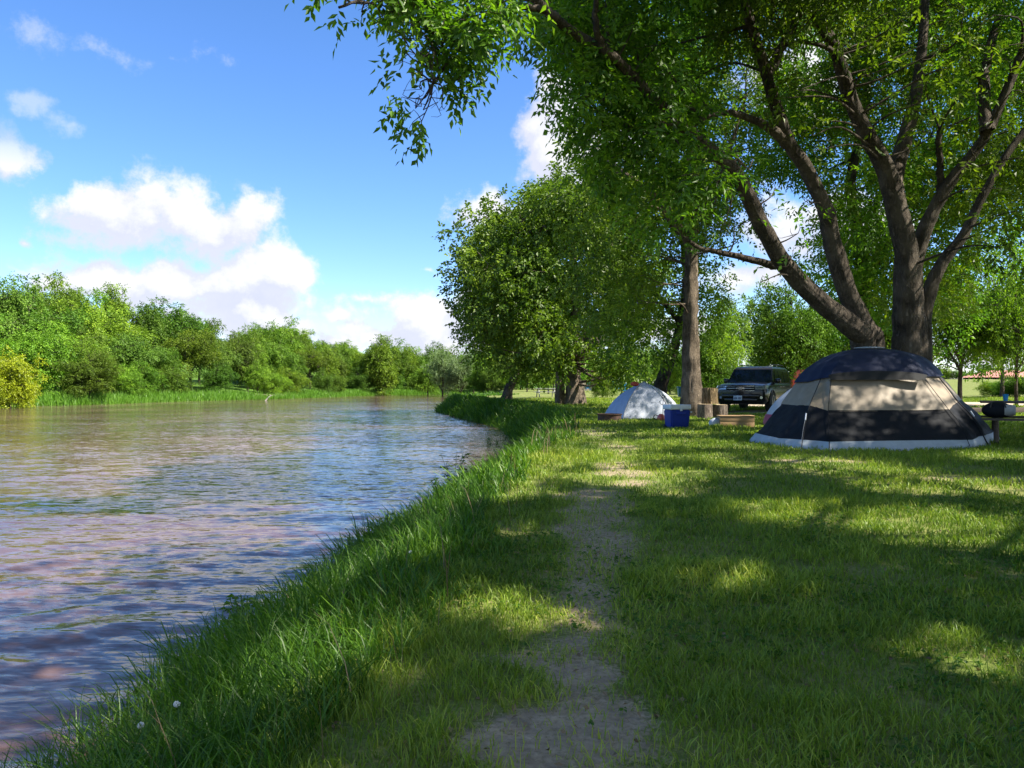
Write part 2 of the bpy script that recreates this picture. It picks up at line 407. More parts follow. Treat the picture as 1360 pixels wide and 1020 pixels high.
ny, nx = X.shape
idx = np.arange(ny * nx).reshape(ny, nx)
Q = np.stack([idx[:-1, :-1], idx[:-1, 1:], idx[1:, 1:], idx[1:, :-1]], -1).reshape(-1, 4)
pf = .25 * (pm[:-1, :-1] + pm[:-1, 1:] + pm[1:, 1:] + pm[1:, :-1]).ravel()
sf = .25 * (sm[:-1, :-1] + sm[:-1, 1:] + sm[1:, 1:] + sm[1:, :-1]).ravel()
fx = .25 * (X[:-1, :-1] + X[:-1, 1:] + X[1:, 1:] + X[1:, :-1]).ravel(); fy = .25 * (Y[:-1, :-1] + Y[:-1, 1:] + Y[1:, 1:] + Y[1:, :-1]).ravel()
V = np.stack([X, Y, Z], -1).reshape(-1, 3)
A = {'dirt': pm.ravel(), 'sand': sm.ravel(), 'lush': lush.ravel()}
def sub(faces):
    u, inv = np.unique(faces, return_inverse=True)
    return V[u], inv.reshape(faces.shape), {k: v[u] for k, v in A.items()}
ispath = (pf > .5) & (np.abs(fx - np.interp(fy, PC[:, 1], PC[:, 0])) < 1.1) & (fy < 30)
isroad = (sf > .5) & (fx > 8)
for nm, sel in (('ground', ~ispath & ~isroad), ('dirt_path', ispath), ('gravel_road', isroad)):
    v_, f_, a_ = sub(Q[sel]); tag(link(nm, raw_mesh(nm, v_, [f_], a_), M['earth']), kind='structure')

# ------------------------------------------------------------------ river
m, n = new_mat('river_water')
P_ = n.node('ShaderNodeTexCoord').outputs['Object']
mp = n.node('ShaderNodeMapping', ins={0: P_, 2: (0, 0, radians(-14)), 3: (.55, 1.0, 1)}).outputs[0]
mpf = n.node('ShaderNodeMapping', ins={0: P_, 2: (0, 0, radians(12)), 3: (.6, 1.0, 1)}).outputs[0]
b3 = n.noise(P_, .12, 3, .6)
silt = n.mix(n.maprange(b3, .38, .62), (.095, .057, .045), (.185, .115, .090))
b = n.node('ShaderNodeBsdfPrincipled', ins={'Base Color': silt, 'Roughness': .07, 'IOR': 1.36})
gust = n.maprange(n.noise(n.node('ShaderNodeMapping', ins={0: P_, 3: (.3, 1, 1)}).outputs[0], .22, 4, .65), .36, .64, .55, 1.15)
def pert(v, sc, det, ax, ay):
    q = n.vmath('SUBTRACT', n.noise(v, sc, det, .6, .5, out=1), (.5, .5, .5)); return n.vmath('MULTIPLY', q, (ax, ay, 0))
mps = n.node('ShaderNodeMapping', ins={0: P_, 2: (0, 0, radians(-12)), 3: (.26, 1.0, 1)}).outputs[0]
mpt = n.node('ShaderNodeMapping', ins={0: P_, 2: (0, 0, radians(16)), 3: (.36, 1.0, 1)}).outputs[0]
pv = n.vmath('ADD', pert(mps, 1.5, 2, .06, .19), n.vmath('ADD', pert(mpt, 5.0, 3, .18, .54), pert(mps, 19, 3, .22, .50)))
sc_ = n.vmath('SCALE', pv); n.l.new(gust, sc_.node.inputs[3])
nn_ = n.vmath('NORMALIZE', n.vmath('ADD', n.node('ShaderNodeNewGeometry').outputs['Normal'], sc_))
n.l.new(nn_, b.inputs['Normal']); n.l.new(b.outputs[0], n.out.inputs[0]); M['water'] = m
wx = np.concatenate([-geo(.4, 90, .05, 1.013)[::-1], geo(-.3, 6, .15, 1.1)]); wy = np.concatenate([np.arange(-30, 1, 2.), geo(1.2, 200, .035, 1.0145)])
wx = np.unique(wx); wy = np.unique(wy)
WX, WY = np.meshgrid(wx, wy)
def rot(x, y, a): a = radians(a); return x * cos(a) - y * sin(a), x * sin(a) + y * cos(a)
def waves(x, y):
    cs = 0
    wob = fbm(x * .35, y * .35, 60, 3) * 2.4
    for (a, lx, ly, amp, s) in ((14, .28, 1.5, .034, 61), (22, .8, 3.4, .024, 62), (-6, 1.4, 5.2, .016, 63), (35, .12, .45, .035, 64), (8, 3.2, 9.5, .009, 65)):
        u, v = rot(x, y, -a); q = 1 - np.abs(2 * vn(u * lx + wob * lx, v * ly + wob * .5, s) - 1); cs = cs + amp * (q ** 1.3 - .45) * .8
    g_ = .35 + .65 * smooth(.35, .65, fbm(x * .13, y * .25, 66, 3))
    return cs * g_
near = smooth(46, 10, WY) * smooth(-45, -12, WX)
WZ = WATER + waves(WX, WY) * (.25 + .9 * near)
ny, nx = WX.shape; idx = np.arange(ny * nx).reshape(ny, nx)
Qw = np.stack([idx[:-1, :-1], idx[:-1, 1:], idx[1:, 1:], idx[1:, :-1]], -1).reshape(-1, 4)
tag(link('river', raw_mesh('river', np.stack([WX, WY, WZ], -1).reshape(-1, 3), [Qw]), M['water']), kind='structure')

# ------------------------------------------------------------------ sunlight reaching the lawn: gaps in the canopy
LITP = [(1050, 685, 95, 11), (1230, 700, 90, 17), (1320, 722, 90, 20), (1085, 620, 70, 8), (930, 612, 30, 5), (830, 636, 70, 7), (770, 606, 75, 8), (900, 590, 60, 5), (1180, 590, 40, 3),
        (1000, 772, 34, 12), (1150, 745, 22, 9), (655, 802, 40, 14), (780, 820, 60, 10), (810, 838, 35, 6), (690, 640, 40, 16), (740, 585, 55, 10), (1330, 655, 60, 8), (1200, 648, 60, 5),
        (1345, 872, 60, 17), (1260, 850, 34, 10), (940, 790, 20, 12), (470, 830, 26, 24), (700, 712, 20, 7), (520, 870, 24, 12), (570, 700, 30, 16), (420, 915, 20, 20),
        (860, 574, 50, 4), (960, 571, 70, 4), (1050, 730, 26, 6), (880, 655, 30, 5), (780, 560, 40, 4), (1330, 800, 12, 4), (1300, 608, 50, 5),
        (1165, 525, 16, 12), (1165, 570, 14, 5),
        (480, 750, 34, 20), (430, 850, 26, 20), (575, 725, 30, 16), (620, 655, 34, 12), (360, 930, 22, 14), (690, 612, 44, 12), (700, 596, 50, 10), (650, 625, 44, 10), (730, 572, 44, 7), (620, 548, 44, 9), (655, 560, 30, 6)]
def sunhit(P):
    zg = .25
    t = (P[:, 2] - zg) / sv[2]
    H = P - sv[None, :] * t[:, None]
    y = np.maximum(H[:, 1], .6)
    zz = .36 * smooth(3, 15, y)
    return 680 + F * H[:, 0] / y, HOR + F * (CZ - zz) / y, H
def carve(P, strength=1.0):
    """True where a leaf stays"""
    px, py, H = sunhit(P)
    k = np.zeros(len(P))
    wob = (fbm(H[:, 0] * 1.6, H[:, 1] * 1.6, 71, 3) - .5)
    for a, b, c, d in LITP:
        gy = 1.5 * F / (b - HOR); gy = (CZ - .36 * float(smooth(3, 15, gy))) * F / (b - HOR); gy = (CZ - .36 * float(smooth(3, 15, gy))) * F / (b - HOR); gx = (a - 680) / F * gy
        k = np.maximum(k, 1.25 - np.hypot((H[:, 0] - gx) / (c * gy / F + .12), (H[:, 1] - gy) / (d * gy * gy / (1.3 * F) + .12)) * .8 + wob * 1.0)
    k = smooth(.02, .38, k) * strength
    return rng.random(len(P)) > k
SUNNY = []
def sunny(p, r, st=.9): SUNNY.append((np.array(p, float), r + (.28 if r > .45 else .05), st))
for z_ in (.9, 1.8, 2.8, 3.8, 4.8, 5.8): sunny(at(924, HOR, 28.2) * [1, 1, 0] + [0, 0, z_], .62, .92)
for px_, py_, d_, r_, q_ in ((938, 543, 26.4, .85, .95), (957, 543, 26.7, .85, .95), (945, 535, 26.7, .8, .92), (862, 540, 26.8, .7, .78), (882, 547, 26.6, .5, .8), (980, 560, 21.2, .55, .8), (897, 540, 20.6, .25, .7), (1165, 525, 14.4, .25, .8), (1222, 440, 18.9, .3, .7),
                          (1132, 132, 17.8, .3, .8), (1140, 150, 17.9, .3, .8), (1080, 235, 17.6, .3, .8), (1195, 275, 18.5, .3, .8), (1212, 130, 18.6, .25, .8), (1249, 200, 18.5, .3, .9), (1320, 150, 18.2, .4, .6), (745, 445, 43, 2.6, .75), (830, 470, 41, 2.2, .8), (748, 525, 45, 1.0, .8), (800, 90, 14, .3, .8)): sunny(at(px_, py_, d_), r_, q_)
def carve2(P):
    keep = np.ones(len(P), bool)
    for T_, r_, st in SUNNY:
        v = P - T_; al = v @ sv; dd_ = np.linalg.norm(v - al[:, None] * sv, axis=1)
        keep &= ~((al > .9) & (dd_ < r_ * rng.uniform(.75, 1.2, len(P))) & (rng.random(len(P)) < st))
    return keep

# ------------------------------------------------------------------ foliage
def sprigs(Sp, D, N, L, leaf, wid, k=6):
    """compound leaves: k leaflets along each sprig"""
    m = len(Sp); D = norm(D); N = norm(N - D * np.sum(N * D, -1, keepdims=True)); B = np.cross(D, N)
    tv = np.linspace(.15, 1, k); side = np.array([1, -1] * k)[:k].astype(float); side[-1] = 0
    base = Sp[:, None, :] + D[:, None, :] * (tv[None, :, None] * L[:, None, None]) - np.array([0, 0, 1.]) * (tv ** 2)[None, :, None] * (L * .25)[:, None, None]
    ax = D[:, None, :] * (.55 + .5 * (side == 0))[None, :, None] + B[:, None, :] * (side * .95)[None, :, None] + rng.normal(0, .22, (m, k, 3)); ax[..., 2] -= .28
    ax = norm(ax)
    Nn = N[:, None, :] + rng.normal(0, .38, (m, k, 3)); Nn = norm(Nn - ax * np.sum(Nn * ax, -1, keepdims=True)); Sd = np.cross(ax, Nn)
    ll = leaf * rng.uniform(.7, 1.25, (m, k, 1)); ww = wid * rng.uniform(.75, 1.2, (m, k, 1))
    p0 = base; p2 = base + ax * ll - Nn * ll * .12; pm_ = base + ax * ll * .42
    p1 = pm_ + Sd * ww + Nn * ww * .35; p3 = pm_ - Sd * ww + Nn * ww * .35
    V = np.stack([p0, p1, p2, p3], 2).reshape(-1, 3); c = m * k
    i = np.arange(c)[:, None] * 4
    return V, np.concatenate([i + np.array([0, 1, 2]), i + np.array([0, 2, 3])], 0)
def foliage(name, C, R, dens, leaf, wid, mat, parent=None, k=6, seed=0, carving=0.0, rag=.28, hollow=.0, min_z=None, link_=True):
    """C (n,3) blob centres, R (n,3) radii. dens = sprigs per square metre of blob surface"""
    global rng
    area = 4 * pi * ((R[:, 0] * R[:, 1] + R[:, 0] * R[:, 2] + R[:, 1] * R[:, 2]) / 3)
    cnt = np.maximum(3, (area * dens).astype(int)); bi = np.repeat(np.arange(len(C)), cnt); nn = len(bi)
    u = norm(rng.normal(size=(nn, 3)))
    rr = 1 - np.abs(rng.normal(0, rag, nn)) + rng.exponential(.07, nn)
    P = C[bi] + u * R[bi] * rr[:, None]
    # ragged: drop sprigs by noise so that gaps open
    q = fbm(P[:, 0] * .9 + P[:, 2] * .7, P[:, 1] * .9 - P[:, 2] * .5, 80 + seed, 3)
    keep = q > .385 + rng.normal(0, .05, nn)
    if carving > 0: keep &= carve(P, carving)
    if link_: keep &= carve2(P)
    P, u, bi = P[keep], u[keep], bi[keep]; m = len(P)
    D = u * .8 + rng.normal(0, .55, (m, 3)); D[:, 2] -= .35
    N = u * .45 + np.array([0, 0, .75]) + rng.normal(0, .38, (m, 3))
    L = leaf * rng.uniform(1.3, 2.6, m) * (1 if k > 1 else 0)
    V, Ft = sprigs(P, D, N, L, leaf, wid, k)
    br = rng.random(len(C)) * .5 - .08
    rv = np.clip(br[bi] + rng.normal(.32, .17, m), 0, 1)
    rv = np.clip(np.repeat(rv, k) + rng.normal(0, .10, m * k), 0, 1)
    me = raw_mesh(name, V, [Ft], {'rnd': np.repeat(rv, 4)}, False)
    if not link_: me.materials.append(mat); return me
    return link(name, me, mat, parent)
def inpoly(x, y, poly):
    poly = np.array(poly, float); c = np.zeros(len(x), bool); j = len(poly) - 1
    for i in range(len(poly)):
        a, b = poly[i], poly[j]
        c ^= ((a[1] > y) != (b[1] > y)) & (x < (b[0] - a[0]) * (y - a[1]) / (b[1] - a[1] + 1e-9) + a[0]); j = i
    return c
def blobs_px(poly, d0, d1, n, r0, r1, flat=.75):
    """blob centres through a real volume whose outline is the polygon at its distance"""
    poly = np.array(poly, float); lo_, hi = poly.min(0), poly.max(0); C = []
    while len(C) < n:
        x = rng.uniform(lo_[0], hi[0], 400); y = rng.uniform(lo_[1], hi[1], 400)
        for a, b in zip(x[inpoly(x, y, poly)], y[inpoly(x, y, poly)]):
            C.append(at(a, b, rng.uniform(d0, d1)))
    C = np.array(C[:n]); r = rng.uniform(r0, r1, n)
    return C, np.stack([r * rng.uniform(.8, 1.25, n), r * rng.uniform(.8, 1.25, n), r * flat * rng.uniform(.8, 1.2, n)], -1)
def blobs_shell(c, R, n, r0, r1, lo_=.6, hi=1.0, zmin=-.35, flat=.75, sd=None):
    C = []
    while len(C) < n:
        u = norm(rng.normal(size=3)); 
        if u[2] < zmin: continue
        lob = .62 + .75 * vn(np.array([u[0] * 2.2 + u[2] * 1.7 + c[0] + sd]), np.array([u[1] * 2.2 - u[2] * 1.3 + sd]), 140)[0] if sd is not None else 1
        C.append(np.array(c) + u * np.array(R) * rng.uniform(lo_, hi) * lob)
    C = np.array(C); r = rng.uniform(r0, r1, n)
    return C, np.stack([r * rng.uniform(.8, 1.25, n), r * rng.uniform(.8, 1.25, n), r * flat * rng.uniform(.8, 1.2, n)], -1)
def join_b(*bs): return np.concatenate([b[0] for b in bs]), np.concatenate([b[1] for b in bs])

class Wood:
    def __init__(s): s.V = []; s.F = []; s.n = 0; s.sk = []
    def limb(s, pts, r0, r1, n=14, k=6, bark=.10, seed=0, flare=0.0):
        P = catmull(pts, k); m = len(P)
        P[1:-1] += rng.normal(0, .012 + .10 * r1, (m - 2, 3)) * (.5 if k < 8 else .12)
        t = np.linspace(0, 1, m); R = r1 + (r0 - r1) * (1 - t) ** (1.55 if n > 24 else 1.15)
        if flare: R = R * (1 + flare * np.exp(-t * m / k * 2.2))
        v, f = tube_arrays(P, R, n, bark, seed); s.V.append(v); s.F.append(f + s.n); s.n += len(v)
        s.sk += [(P[i], R[i]) for i in range(m)]; return P, R
    def twigs(s, C, n_each=0, rr=None, r=.035, maxd=7, spread=1.0):
        K = np.array([p for p, _ in s.sk]); KR = np.array([q for _, q in s.sk])
        for i, c in enumerate(C):
            d = np.linalg.norm(K - c, axis=1) + 1.2 * np.maximum(0, K[:, 2] - c[2]); j = int(np.argmin(d))
            if np.linalg.norm(K[j] - c) > maxd: continue
            a = K[j]; mid = (a + c) / 2 + rng.normal(0, .12, 3) * np.linalg.norm(a - c) + np.array([0, 0, .08]) * np.linalg.norm(a - c)
            ra = min(r * (1 + .35 * np.linalg.norm(a - c)), KR[j] * .7)
            v, f = tube_arrays(catmull([a, mid, c], 4), np.linspace(ra, r * .35, 9), 6, 0, i); s.V.append(v); s.F.append(f + s.n); s.n += len(v)
            for q in range(n_each):
                R = rr[i] if rr is not None else np.ones(3)
                e = c + norm(rng.normal(size=3)) * R * rng.uniform(.6, 1.0) * spread; st = mid * .4 + c * .6 if q % 2 else c
                v, f = tube_arrays(catmull([st, (st + e) / 2 + rng.normal(0, .08, 3), e], 2), np.linspace(r * .4, r * .12, 5), 4, 0, i); s.V.append(v); s.F.append(f + s.n); s.n += len(v)
    def build(s, name, mat, parent): return link(name, raw_mesh(name, np.concatenate(s.V), [np.concatenate(s.F)]), mat, parent)

def pth(lst, d0, d1, bow=0.0):
    n = len(lst); return [at(p[0], p[1], d0 + (d1 - d0) * (i / (n - 1)) ** 1.2 + bow * sin(pi * i / (n - 1))) for i, p in enumerate(lst)]

# ---- the great multi-stemmed tree behind the tent: left clump and right clump
base_z = ground(9, 19)
TL = empty('shade_tree', (8.6, 19, base_z)); T0 = Matrix.Translation((-8.6, -19, -base_z))
def shift_child(o, root):        # geometry was built in world space; keep it there
    o.matrix_parent_inverse = Matrix.Identity(4); o.location = [-v for v in root.location]
wd = Wood()
wd.limb([(8.75, 19.1, base_z - .2)] + pth([(1146, 455), (1136, 438), (1088, 400), (1041, 350), (1008, 291), (980, 235), (945, 200), (877, 141), (819, 80), (754, 38), (712, 0), (640, -60)], 19, 12.2), .30, .07, 38, 12, flare=.25, seed=1)
wd.limb([(8.9, 19.2, base_z - .2)] + pth([(1160, 460), (1150, 440), (1126, 390), (1107, 329), (1097, 282), (1074, 230), (1050, 193), (1032, 146), (1017, 94), (999, 38), (989, 0), (960, -120), (920, -240)], 19.2, 16), .31, .08, 38, 12, seed=2)
wd.limb(pth([(1041, 352), (1022, 352), (1000, 345), (960, 336), (925, 327), (890, 300)], 18.2, 17), .11, .035, 10, seed=4)
wd.limb(pth([(1046, 192), (1030, 176), (1008, 162), (970, 150), (938, 156), (905, 182)], 17.8, 16.5), .14, .03, 10, seed=5)
wd.limb(pth([(1018, 100), (1030, 80), (1041, 56), (1065, 14), (1090, -60)], 17.4, 18), .15, .05, 10, seed=6)
wd.limb(pth([(740, 22), (712, 11), (678, 12), (640, 38), (605, 69), (575, 110)], 13.0, 11.6), .07, .02, 8, seed=7)
wd.limb(pth([(690, 22), (668, 34), (648, 52), (630, 80), (610, 105)], 12.6, 12.0), .04, .012, 6, seed=8)
wd.limb(pth([(712, 0), (640, -40), (560, -30), (500, -10), (450, 10)], 12.4, 11.4), .06, .02, 8, seed=9)
wd.limb(pth([(819, 80), (800, 60), (790, 20), (800, -60)], 14.2, 13), .09, .04, 8, seed=10)
wd.limb(pth([(900, 160), (850, 170), (800, 150), (760, 130)], 15, 14.5), .07, .02, 8, seed=11)
def fl(lst, d, r, flat=.8, dx=0, dy=0):
    lst = [(a + dx, b + dy) for a, b in lst]
    C = np.array([at(a, b, d + rng.uniform(-.6, .6)) for a, b in lst]); n = len(C); q = r * rng.uniform(.8, 1.2, (n, 3)); q[:, 2] *= flat; return C, q
drapes = fl([(405, -12), (425, 2), (445, 18), (470, 8), (490, 30), (468, 50), (510, 50), (500, 20), (520, 80), (540, 60), (545, 105), (530, 130), (545, 150), (540, 178), (548, 195), (560, 130), (575, 90), (578, 155), (590, 60),
             (600, 100), (570, 40), (560, 10), (610, 30), (640, 10), (628, 75), (540, 10), (600, -10), (680, -10), (650, 30), (430, -15), (455, -5), (480, -10), (505, -5), (485, 15), (500, 65), (515, 30), (525, 100), (535, 85), (550, 60), (560, 85), (552, 110), (565, 60), (585, 20), (580, 120), (592, 80), (605, 60), (620, 90), (640, 50), (660, 10), (670, 30), (690, 15), (540, 165), (550, 180), (560, 160), (520, 55), (540, 35), (575, 175)], 11.8, .33, 1.1, dx=12, dy=-34)
d2 = fl([(700, 20), (720, 40), (745, 50), (735, 80), (760, 100), (750, 130), (775, 150), (765, 180), (790, 120), (800, 175), (790, 210), (815, 215), (820, 170), (840, 230), (850, 180), (760, 20), (790, 0), (820, 30), (700, -10), (860, 120), (850, 60), (870, 200), (880, 250), (845, 270), (900, 230), (910, 280), (880, 300), (930, 260), (775, 60), (830, 110), (740, 10)], 14.6, .58, .85, dx=22)
d3 = blobs_px([(780, -150), (1000, -150), (1010, 60), (960, 140), (900, 190), (860, 260), (800, 220), (760, 150), (740, 60)], 15, 20, 46, .55, 1.0)
d4 = blobs_shell((7.2, 17, 8.8), (6.6, 8, 6.0), 120, .6, 1.25, .72, 1.0, -.05)
d5 = fl([(980, 300), (1000, 260), (975, 300), (1060, 310), (1050, 345), (1010, 375), (1030, 250), (950, 240), (1075, 270), (985, 225), (1120, 330)], 17.4, .42)
far_side = blobs_px([(850, 60), (1050, -80), (1180, 0), (1190, 300), (1140, 430), (1090, 360), (1060, 260), (1000, 200), (960, 320), (900, 330)], 22.5, 27, 50, .6, 1.1)
CB = join_b(drapes, d2, d3, d4, d5, far_side)
wd.twigs(CB[0], 3, CB[1], .02, 3.2)
shift_child(wd.build('trunk', M['bark'], TL), TL)
c1 = foliage('crown', *CB, 14, .16, .036, M['leaf_near'], TL, k=6, seed=1, carving=.9); shift_child(c1, TL)
# bare dead twigs hanging near the fork
wd = Wood()
for i in range(16):
    a = at(rng.uniform(955, 985), rng.uniform(205, 240), 16.6); 
    pts = [a]
    d = np.array([rng.uniform(-1, .5), rng.uniform(-.4, .4), rng.uniform(-.8, .2)])
    for q in range(4): d = d + rng.normal(0, .35, 3) + np.array([0, 0, -.12]); pts.append(pts[-1] + norm(d) * rng.uniform(.15, .42))
    v, f = tube_arrays(catmull(pts, 3), np.linspace(.018, .004, 13), 5, 0, i); wd.V.append(v); wd.F.append(f + wd.n); wd.n += len(v)
o = wd.build('dead_branch', M['twig_dead'], TL); shift_child(o, TL); o['label'] = 'bare grey dead twigs hanging from the branch'
tag(TL, 'big tree behind the striped tent, leaning left, its branches reaching over the river', 'tree', 'large trees shading the campsite')

TR = empty('shade_tree', (10.0, 19.3, ground(10, 19.3)))
wd = Wood()
wd.limb([(9.85, 19.3, base_z - .2)] + pth([(1206, 461), (1205, 420), (1205, 380), (1203, 329), (1191, 282), (1177, 226), (1154, 183), (1130, 132), (1111, 70), (1083, 19), (1074, 0), (1050, -90), (1040, -220)], 19.3, 17), .41, .09, 40, 12, flare=.22, seed=12)
wd.limb(pth([(1188, 262), (1188, 232), (1201, 188), (1215, 132), (1224, 70), (1229, 0), (1240, -100), (1230, -200)], 18.9, 19.5), .24, .07, 34, 12, seed=13)
wd.limb([(10.2, 19.35, base_z - .2)] + pth([(1216, 440), (1214, 400), (1214, 350), (1226, 310), (1242, 275), (1267, 235), (1304, 188), (1328, 141), (1351, 85), (1375, 20), (1400, -80)], 19.3, 18), .28, .08, 38, 12, seed=14)
wd.limb([(10.35, 19.5, base_z - .2)] + pth([(1226, 455), (1226, 420), (1240, 372), (1258, 340), (1281, 310), (1304, 263), (1337, 205), (1372, 160), (1420, 90)], 19.5, 18.6), .24, .07, 34, 12, seed=15)
wd.limb(pth([(1248, 262), (1249, 240), (1247, 205), (1248, 172)], 19.0, 18.6), .10, .07, 10, seed=16)
wd.limb(pth([(1312, 175), (1309, 150), (1308, 94), (1320, 45), (1332, 0), (1340, -80)], 18.4, 19.5), .17, .06, 10, seed=17)
wd.limb(pth([(1111, 70), (1090, 60), (1060, 55), (1045, 60)], 17.7, 17.2), .07, .02, 8, seed=18)
e1 = blobs_px([(1080, -120), (1500, -120), (1500, 100), (1420, 250), (1345, 260), (1330, 190), (1290, 330), (1235, 420), (1190, 300), (1150, 330), (1090, 60)], 22, 28, 135, .65, 1.25)
e2 = blobs_shell((12.5, 18, 9.6), (8.5, 8.5, 5.6), 150, .65, 1.3, .72, 1.0, -.02)
e3 = fl([(1100, 40), (1200, 30), (1260, 60), (1300, 40), (1340, 60), (1180, 90), (1290, 120), (1240, 130), (1260, 90), (1345, 120), (1060, 120), (1350, 170), (1330, 250), (1350, 280), (1345, 210), (1150, 60), (1080, 200), (1095, 160), (1040, 130), (1060, 120), (1230, 110), (1130, 40), (1180, 140), (1080, 180), (1160, 100), (1300, 150), (1050, 20), (1170, 20), (1210, 20), (1320, 20), (1280, 20), (1160, 170), (1240, 180), (1290, 200), (1345, 330), (1320, 300), (1000, 20), (1030, 60), (1345, 80), (1225, 60)], 17.2, .5)
CB = join_b(e1, e2, e3)
wd.twigs(CB[0], 2, CB[1], .02, 3.2)
shift_child(wd.build('trunk', M['bark'], TR), TR)
c1 = foliage('crown', *CB, 13, .16, .036, M['leaf_near'], TR, k=6, seed=2, carving=.8); shift_child(c1, TR)
tag(TR, 'big tree behind the striped tent, upright trunk forking into four thick limbs', 'tree', 'large trees shading the campsite')

# ---- two more shade trees beyond the right edge: they throw the shade on the lawn
def shade_tree(x, y, R, zc, Rz, n, label, seed):
    z0 = ground(x, y); t = empty('shade_tree', (x, y, z0)); wd = Wood()
    wd.limb([(x, y, z0 - .2), (x + .1, y, 2.2), (x - .3, y + .3, 5), (x - .5, y + .2, 8), (x, y, 12)], .45, .1, 14, flare=.3, seed=seed)
    for k in range(6):
        a = k * 1.05 + seed; wd.limb([(x - .1, y, 2.5 + k * .5), (x + cos(a) * R * .35, y + sin(a) * R * .35, 5 + k * .4), (x + cos(a) * R * .75, y + sin(a) * R * .75, 7.4 + k * .3)], .2, .06, 10, seed=seed + k)
    B = blobs_shell((x, y, zc), (R, R, Rz), n, .8, 1.5, .35, 1.0, -.25)
    wd.twigs(B[0], 0, B[1], .04, 6)
    shift_child(wd.build('trunk', M['bark'], t), t)
    c = foliage('crown', *B, 9, .17, .045, M['leaf_near'], t, k=6, seed=seed, carving=1.0); shift_child(c, t)
    tag(t, label, 'tree', 'large trees shading the campsite')
shade_tree(11.5, 3.6, 8.2, 8.8, 4.4, 210, 'broad tree beyond the right edge of the picture, shading the near lawn', 31)
shade_tree(18.5, 12.5, 7.2, 8.8, 4.2, 150, 'broad tree beyond the right edge of the picture, shading the striped tent', 32)
shade_tree(5.5, -6.0, 6.5, 9.0, 4.0, 110, 'broad tree behind the viewer, shading the near bank', 33)

# ---- trees in the middle distance
def mid_tree(name, label, root, limbs, blobs, dens, leaf, wid, mat, barkm='bark', k=5, seed=0, tw=2, twr=.03, group='trees on the campground lawn', carving=0.0):
    z0 = ground(root[0], root[1]); t = empty(name, (root[0], root[1], z0)); wd = Wood()
    for i, (pts, r0, r1) in enumerate(limbs):
        pts = [np.array(p) for p in pts]
        wd.limb(pts, r0, r1, 36 if r0 > .3 else 10, seed=seed * 7 + i, flare=.3 if i == 0 else 0, bark=.14)
    wd.twigs(blobs[0], tw, blobs[1], twr * .8, 2.6 if root[1] < 40 else 5)
    shift_child(wd.build('trunk', M[barkm], t), t)
    c = foliage('crown', *blobs, dens, leaf, wid, M[mat], t, k=k, seed=seed, carving=carving, rag=.19); shift_child(c, t)
    return tag(t, label, 'tree', group)
def gz(px, d): x = (px - 680) / F * d; return np.array([x, d, ground(x, d) - .15])
D3 = 28.6
b3 = join_b(blobs_px([(780, 250), (860, 200), (960, 210), (1000, 260), (985, 330), (950, 345), (900, 380), (860, 420), (800, 440), (760, 400), (750, 320)], 26, 33, 100, .45, 1.1),
            blobs_px([(770, 60), (900, 20), (1040, 60), (1030, 250), (940, 300), (800, 280), (760, 200)], 28, 34, 90, .5, 1.2))
b3px = 680 + F * b3[0][:, 0] / b3[0][:, 1]; b3py = HOR - F * (b3[0][:, 2] - CZ) / b3[0][:, 1]
kp = ~((b3px > 870) & (b3px < 965) & (b3py > 305) & (b3[0][:, 1] < 29.8)); b3 = (b3[0][kp], b3[1][kp])
t3 = mid_tree('shade_tree', 'tall straight rough-barked trunk tree beside the stacked log rounds', gz(918, D3),
         [([gz(920, D3), at(919, 520, D3), at(918, 470, D3), at(917, 420, D3), at(918, 370, D3), at(919, 320, D3), at(925, 250, D3), at(915, 160, D3), at(920, 60, D3)], .43, .16),
          ([at(919, 330, D3), at(880, 270, D3 - .6), at(830, 230, D3 - 1), at(790, 200, D3)], .17, .05), ([at(919, 300, D3), at(960, 220, D3 + 1), at(990, 130, D3 + 1)], .18, .05)],
         b3, 9, .15, .042, 'leaf_mid', 'bark_pale', 5, 3)
DB = 29.0
bb = join_b(blobs_px([(1000, -60), (1420, -60), (1440, 300), (1350, 330), (1290, 400), (1250, 430), (1180, 420), (1110, 430), (1060, 340), (1040, 200)], 27, 35, 200, .7, 1.35), blobs_px([(1090, 300), (1200, 300), (1200, 440), (1110, 440)], 27, 31, 22, .6, 1.0))
mid_tree('shade_tree', 'dark trunk tree between the two large trunks behind the striped tent', gz(1152, DB),
         [([gz(1156, DB), at(1154, 500, DB), at(1149, 440, DB), at(1147, 380, DB), at(1142, 320, DB), at(1130, 240, DB), at(1150, 140, DB), at(1150, 20, DB)], .42, .14), ([at(1147, 380, DB), at(1190, 300, DB), at(1230, 200, DB + 1)], .2, .06)],
         bb, 9, .16, .045, 'leaf_mid', 'bark_dark', 5, 9)
D4 = 36.0
b4 = join_b(blobs_px([(860, 330), (950, 340), (960, 400), (900, 460), (830, 480), (790, 460), (790, 400)], 33, 42, 42, .7, 1.3), blobs_px([(940, 400), (985, 400), (990, 470), (945, 480)], 40, 46, 12, .6, 1.1))
mid_tree('shade_tree', 'dark leaning trunk tree rising right behind the small white tent', gz(872, D4),
         [([gz(870, D4), at(878, 510, D4), at(889, 480, D4), at(899, 450, D4), at(906, 415, D4), at(912, 370, D4), at(905, 300, D4 + 1)], .33, .16), ([at(903, 430, D4), at(870, 390, D4), at(830, 370, D4)], .12, .05)],
         b4, 8, .17, .05, 'leaf_mid', 'bark_dark', 5, 4)
D5 = 46.0
